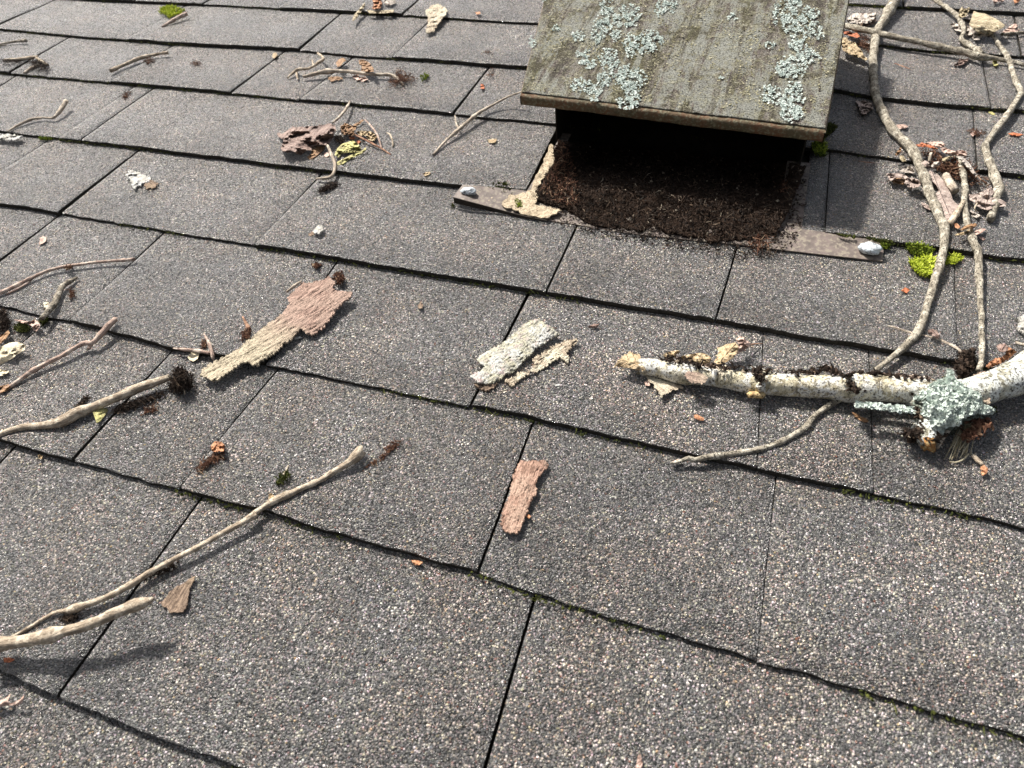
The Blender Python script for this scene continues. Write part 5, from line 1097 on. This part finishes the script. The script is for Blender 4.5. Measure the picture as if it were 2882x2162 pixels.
sheet('dead_leaf', 'a5', [(1010, 490), (1050, 440), (1110, 430), (1140, 460), (1090, 500), (1030, 510)], 'leaf_grey', 'small grey leaf bit amid the pile', base=.012, arch=.004, wave=.002)
sheet('dead_leaf', 'a5', [(870, 430), (930, 420), (980, 440), (1000, 490), (950, 500), (900, 480)], 'leaf_mauve', 'small mauve leaf bit just right of the vine', base=.010, wave=.003)
sheet('dead_leaf', 'a5', [(545, 340), (600, 270), (625, 250), (625, 300), (600, 340), (560, 355)], 'leaf_brown', 'amber leaf bit left of the vine above the pile', base=.006, wave=.003)
sheet('dead_leaf', 'a5', [(605, 350), (650, 360), (680, 400), (690, 430), (640, 435), (610, 400)], 'leaf_gold', 'yellowish leaf bit left of the vine above the pile', base=.004, wave=.002)
sheet('dead_leaf', 'a5', [(1150, 400), (1220, 370), (1290, 365), (1240, 400), (1180, 440)], 'leaf_gold', 'curved gold leaf sliver in the pile', base=.014, arch=.003, wave=.002)
sheet('dead_leaf', 'a5', [(1310, 1230), (1350, 1230), (1390, 1280), (1360, 1300), (1320, 1280)], 'leaf_orange', 'orange leaf bit between the vine and the thin pale stick', base=.006, wave=.002)
sheet('dead_leaf', 'a5', [(1390, 1310), (1440, 1270), (1510, 1240), (1580, 1230), (1610, 1250), (1560, 1290), (1480, 1300), (1420, 1320)], 'leaf_brown', 'brown folded leaf lying over the thin pale stick', base=.014, arch=.004, wave=.003)
sheet('dead_leaf', 'a5', [(1310, 1380), (1390, 1350), (1470, 1330), (1540, 1280), (1550, 1330), (1490, 1360), (1400, 1385)], 'leaf_tan', 'tan leaf under the brown folded one', base=.010, wave=.003)
sheet('dead_leaf', 'a5', [(1560, 1350), (1600, 1320), (1690, 1290), (1720, 1310), (1670, 1345), (1600, 1380)], 'leaf_pink', 'pinkish curled leaf right of the thin pale stick', base=.006, arch=.004, wave=.003)
sheet('dead_leaf', 'a5', [(1620, 1400), (1680, 1410), (1720, 1440), (1680, 1450), (1640, 1430)], 'leaf_pink', 'small salmon leaf bit, lowest of the right-hand leaf bits', base=.003, wave=.002)
litter('leaf_litter', 'a5', [(830, 260), (1000, 250), (1200, 330), (1480, 380), (1600, 560), (1780, 660), (1800, 760), (1500, 760), (1380, 700), (1200, 620), (1050, 530), (880, 430)], 520, 'litter', 'brown needles and crumbs in the leaf pile', height=.012, length=(.004, .016), width=(.0003, .0009), tiltmax=.6)
litter('leaf_litter', 'a5', [(1440, 20), (1560, 0), (1700, 40), (1740, 90), (1600, 110), (1500, 60)], 70, 'litter', 'sparse reddish crumbs left of the zigzag twig', height=.004)
litter('leaf_litter', 'a4', [(200, 450), (300, 400), (380, 480), (380, 640), (300, 600), (220, 540)], 130, 'litter', 'brown litter between the mottled tan leaf and the vine', height=.008, length=(.004, .012))
litter('leaf_litter', 'a4', [(180, 280), (240, 180), (320, 100), (300, 240), (280, 330), (200, 330)], 26, 'litter', 'few upright brown needles on the pale leaf by the vent', height=.014, length=(.006, .02), tiltmax=1.1, crumb=.1)

# ------------------------------------------------------------------ small crumb patches, moss
litter('needle_clump', 'b5', [(1085, 410), (1110, 350), (1150, 330), (1200, 360), (1240, 420), (1230, 480), (1160, 520), (1090, 510), (1060, 480), (1100, 440)], 620, 'litter_dark', 'brown needle clump at the end of the stout tan stick', height=.016, length=(.004, .014), tiltmax=1.0, crumb=.25)
litter('needle_clump', 'b5', [(690, 620), (800, 570), (960, 520), (1100, 480), (1060, 530), (900, 590), (780, 640), (690, 660)], 320, 'litter_dark', 'dark needles trailing below the stout tan stick', height=.004, length=(.003, .011))
litter('bark_crumbs', 'b5', [(890, 660), (930, 600), (1010, 570), (1010, 640), (940, 640)], 70, 'litter', 'reddish crumbs right of the stout tan stick', height=.002)
litter('bark_crumbs', 'b5', [(455, 640), (500, 570), (560, 510), (580, 540), (510, 600), (480, 640)], 90, 'litter_dark', 'dark crumbs above the middle of the stout tan stick', height=.004)
litter('needle_clump', 'b6', [(115, 640), (150, 580), (210, 540), (290, 510), (280, 560), (200, 590), (140, 650)], 170, 'litter', 'brown needle streak on the joint under the orange leaf bit', height=.004, length=(.003, .009))
litter('bark_crumbs', 'b6', [(1000, 600), (1060, 560), (1110, 480), (1180, 460), (1190, 490), (1120, 530), (1060, 590), (960, 640)], 110, 'litter', 'reddish crumbs right of the knobbed stick end', height=.002, crumb=.3)
litter('needle_clump', 'b8', [(170, 400), (200, 360), (260, 370), (320, 420), (310, 460), (250, 440), (180, 420)], 170, 'litter_dark', 'needle cluster at the upper left', height=.010, length=(.005, .018))
litter('needle_clump', 'b8', [(-20, 370), (60, 380), (150, 390), (100, 410), (0, 400)], 70, 'litter_dark', 'dark needles at the left edge beside the needle cluster', height=.006, length=(.005, .016))
litter('needle_clump', 'b8', [(890, 410), (900, 370), (990, 360), (1000, 390), (940, 420)], 80, 'litter', 'reddish needles beside the short tan twig', height=.004, length=(.004, .012))
litter('bark_crumbs', 'b8', [(1200, 410), (1230, 390), (1290, 390), (1300, 415), (1250, 425)], 55, 'litter', 'reddish crumbs on the fourth shingle from the left, third course', height=.002, length=(.004, .01))
litter('bark_crumbs', 'b8', [(760, 630), (800, 580), (850, 570), (830, 620), (780, 650)], 60, 'litter', 'reddish crumbs on the narrow shingle at the upper left', height=.002, length=(.004, .01))
litter('needle_clump', 'b2', [(780, 600), (800, 540), (860, 480), (930, 500), (1010, 560), (960, 600), (860, 610), (800, 640)], 330, 'litter', 'brown needle patch at the right end of the slender stick', height=.008, length=(.004, .014))
litter('needle_clump', 'b1', [(390, 900), (420, 870), (490, 810), (560, 780), (640, 810), (600, 850), (500, 880), (430, 920)], 200, 'litter_dark', 'dark crumbs below the hooked grey twig', height=.004, length=(.003, .010))
litter('needle_clump', 'b1', [(560, 380), (640, 380), (690, 440), (640, 470), (570, 440)], 150, 'litter_dark', 'dark needles between the big leaf and the olive leaf', height=.010, length=(.003, .012))
litter('needle_clump', 'b3', [(1060, 100), (1090, 60), (1130, 45), (1160, 90), (1140, 140), (1100, 155)], 160, 'litter', 'brown crumb cluster at the upper end of the long bark slab', height=.008, crumb=.6, csize=(.0006, .0018))
litter('bark_crumbs', 'b3', [(930, 10), (960, -5), (1000, 10), (980, 35), (945, 38)], 60, 'litter', 'small crumb cluster above the long bark slab', height=.005, crumb=.8, csize=(.0008, .002))
litter('bark_crumbs', 'b3', [(450, 520), (470, 450), (510, 430), (545, 460), (520, 510), (470, 530)], 110, 'litter', 'brown crumbs under the tiny reddish twig', height=.005, crumb=.6)
litter('bark_crumbs', 'b3', [(190, 560), (200, 510), (240, 500), (240, 560), (210, 590)], 50, 'litter', 'reddish crumbs by the short curved scrap twig', height=.004)
litter('needle_clump', 'a8', [(-40, 900), (20, 780), (60, 840), (110, 960), (80, 1060), (-40, 1120)], 300, 'litter_dark', 'dark brown litter at the left edge', height=.010, length=(.004, .014))
litter('bark_crumbs', 'a8', [(630, 410), (680, 360), (740, 390), (740, 430), (670, 440)], 70, 'litter', 'reddish crumbs on the uppermost left-edge twig', height=.008)
litter('bark_crumbs', 'a8', [(690, 700), (700, 620), (760, 630), (770, 690), (720, 740)], 60, 'litter', 'brown crumbs right of the dark crooked stick', height=.002)
litter('bark_crumbs', '7', [(830, 430), (1050, 330), (1180, 310), (1150, 370), (1000, 420), (880, 460)], 120, 'litter_dark', 'brown crumbs under the long tan stick', height=.003)
litter('bark_crumbs', '7', [(370, 690), (430, 650), (510, 650), (520, 700), (440, 720)], 110, 'litter_dark', 'dark crumbs between the two bottom-left sticks', height=.006, crumb=.6)
litter('needle_clump', 'a2', [(590, 1180), (680, 1090), (740, 980), (800, 1010), (860, 1120), (800, 1260), (700, 1290), (640, 1230)], 120, 'litter', 'pale and red litter on the flange front edge', height=.010, length=(.006, .02), tiltmax=.9)
litter('bark_crumbs', 'a2', [(900, 640), (1010, 620), (1080, 700), (1000, 800), (880, 760)], 90, 'litter', 'light litter beside the right flange side', height=.008)
litter('bark_crumbs', '2', [(940, 490), (980, 440), (1000, 480), (970, 520)], 30, 'litter', 'small dark crumbs above the leaning twig', height=.004)
litter('bark_crumbs', '2', [(910, 350), (930, 325), (975, 325), (970, 350)], 25, 'litter', 'crumbs on the shingle left of the hood', height=.003)
for pts, mt, lb in (([(905, 545), (925, 545), (930, 575), (905, 575)], 'leaf_rust', 'bright red speck of leaf above the leaning twig'),
                    ([(950, 905), (1010, 900), (1005, 925), (960, 928)], 'leaf_tan', 'tiny yellow leaf bit right of the leaning twig'),
                    ([(530, 1125), (570, 1112), (585, 1125), (545, 1142)], 'leaf_tan', 'tiny tan leaf bit above the flange end')):
    sheet('leaf_scrap', '2', pts, mt, lb, base=.002, wave=.002, wf=200)
for tl, pts, mt, lb in (('8', [(455, 310), (500, 312), (530, 325), (500, 345), (470, 340)], 'leaf_orange', 'salmon chip on the course edge below the centre'),
                        ('8', [(1200, 25), (1215, 12), (1232, 25), (1218, 42)], 'leaf_orange', 'small round orange speck beside the rosy bark strip'),
                        ('5', [(495, 325), (515, 298), (532, 315), (525, 340), (505, 342)], 'bark_brown', 'tiny brown chip right of the long bark slab'),
                        ('5', [(1595, 460), (1640, 440), (1672, 445), (1660, 465), (1610, 468)], 'leaf_purple', 'maroon crumb above the split bark strip'),
                        ('5', [(2145, 1335), (2180, 1320), (2212, 1325), (2190, 1345), (2150, 1350)], 'leaf_pink', 'pale tip scrap at the vine end'),
                        ('6', [(1415, 225), (1440, 205), (1475, 220), (1450, 242)], 'leaf_rust', 'small reddish chip on the shingle below the moss'),
                        ('8', [(1910, 1659), (1925, 1580), (1940, 1560), (1955, 1620), (1950, 1680)], 'leaf_pink', 'narrow pinkish chip at the bottom edge'),
                        ('4', [(245, 1295), (262, 1285), (278, 1298), (270, 1318), (250, 1315)], 'leaf_tan', 'round tan bud on the course edge at the left'),
                        ('7', [(20, 945), (60, 940), (95, 955), (60, 975), (25, 972)], 'leaf_rust', 'rusty leaf bit beneath the knobbly stick'),
                        ('b6', [(500, 745), (515, 738), (528, 755), (515, 775), (500, 768)], 'leaf_tan', 'small tan bud against the long tan stick'),
                        ('1', [(1770, 345), (1790, 340), (1800, 355), (1780, 380), (1765, 370)], 'leaf_tan', 'tan speck on the joint near the top'),
                        ('2', [(870, 80), (900, 75), (905, 90), (880, 95)], 'leaf_orange', 'orange speck between the fan-shaped bark and the hood')):
    sheet('leaf_scrap', tl, pts, mt, lb, 'leaf scrap', base=.0025, wave=.0012, wf=200, arch=.002)

moss('1', [(1030, 90), (1050, 55), (1100, 40), (1150, 50), (1200, 70), (1190, 95), (1130, 105), (1100, 125), (1070, 100)], 420, 'moss_bright', 'bright green moss cushion at the upper left', .004, .007)
moss('6', [(1465, 40), (1520, 20), (1600, 15), (1650, 30), (1630, 100), (1600, 150), (1540, 135), (1490, 100)], 420, 'moss_bright', 'bright green moss patch under the vine below the right flange', .004, .005)
moss('a5', [(690, 1520), (760, 1470), (860, 1500), (960, 1560), (1040, 1600), (1010, 1659), (800, 1650), (700, 1590)], 420, 'moss', 'mid-green moss along the shingle edge left of the vine', .004, .004)
moss('6', [(1700, 10), (1800, -10), (1820, 30), (1760, 60), (1700, 60)], 130, 'moss_bright', 'small green moss patch right of the vine', .003, .003)
moss('a5', [(120, 1400), (240, 1390), (380, 1430), (520, 1480), (480, 1530), (400, 1560), (330, 1490), (200, 1450)], 260, 'moss_dark', 'dark moss along the edge above the right sealed nail', .003, .003)
moss('a5', [(350, 1520), (400, 1500), (450, 1520), (440, 1570), (380, 1580)], 70, 'moss', 'green moss sprig right of the right sealed nail', .004, .003)
moss('a2', [(1400, 1110), (1480, 1100), (1560, 1130), (1560, 1170), (1480, 1190), (1420, 1160)], 200, 'moss_dark', 'low green moss on the right flange', .0025, .002)
moss('a2', [(1190, 330), (1260, 300), (1310, 360), (1290, 440), (1220, 430), (1190, 390)], 240, 'moss', 'shaded green moss below the right corner of the hood', .005, .006)
moss('a2', [(1310, 160), (1370, 150), (1390, 190), (1330, 260), (1290, 290)], 150, 'moss_dark', 'dark moss beside the right edge of the hood', .004, .004)
moss('a1', [(400, 1010), (470, 980), (560, 970), (620, 1010), (600, 1060), (520, 1070), (460, 1050)], 200, 'moss_dark', 'dark moss tucked under the shingle by the left flange', .003, .005)
moss('a1', [(600, 1130), (680, 1090), (760, 1140), (740, 1190), (660, 1190), (620, 1170)], 200, 'moss', 'green moss on the cream caulk', .003, .005)
moss('a1', [(90, 1160), (115, 1150), (120, 1185), (100, 1195)], 30, 'moss_dark', 'tiny moss tuft under the lifted flange end', .002, .002)
moss('a8', [(160, 1000), (240, 960), (330, 1010), (320, 1060), (220, 1075), (150, 1050)], 180, 'moss_dark', 'dark moss beneath the pinkish-tan scrap near the left edge', .003, .003)
moss('a8', [(420, 920), (480, 900), (490, 960), (450, 1000), (410, 970)], 120, 'moss_dark', 'dark moss at the foot of the dark crooked stick', .003, .003)
moss('b6', [(540, 700), (570, 640), (610, 630), (620, 660), (580, 700)], 60, 'moss_dark', 'olive moss sprig above the long tan stick', .003, .003)
moss('2', [(510, 500), (545, 480), (580, 490), (570, 520), (525, 530)], 60, 'moss', 'yellow-green moss speck on the shingle left of the vent', .003, .003)
moss('1', [(245, 895), (300, 895), (350, 905), (330, 915), (270, 910)], 60, 'moss', 'thin green moss along the third course edge at the left', .003, .002)
# dirt and moss crumbs that line the lower edges of the courses
V, F = [], []; sp = []
for k in COURSE:
    q = LINES[k]
    for _ in range(520):
        u = random.uniform(max(-1.5, q[0, 0] - .2), min(.5, q[-1, 0] + .1))
        if mn.noise(Vector((u*9, k*2.3, 5))) < -.05: continue
        if k == 3 and -.235 < u < .07: continue
        sp.append(np.array([u, line_v(k, u) - random.uniform(.0004, .004), .0015 + random.uniform(0, .002)]))
V, F = litter_geo(sp, (.002, .008), (.0002, .0005), .5, .6, (.0004, .0013))
mesh('edge_dirt', V, F, M['moss_dark'], label='dark mossy dirt lining the lower edges of the shingle courses', cat='dirt', kind='stuff', smooth=False)
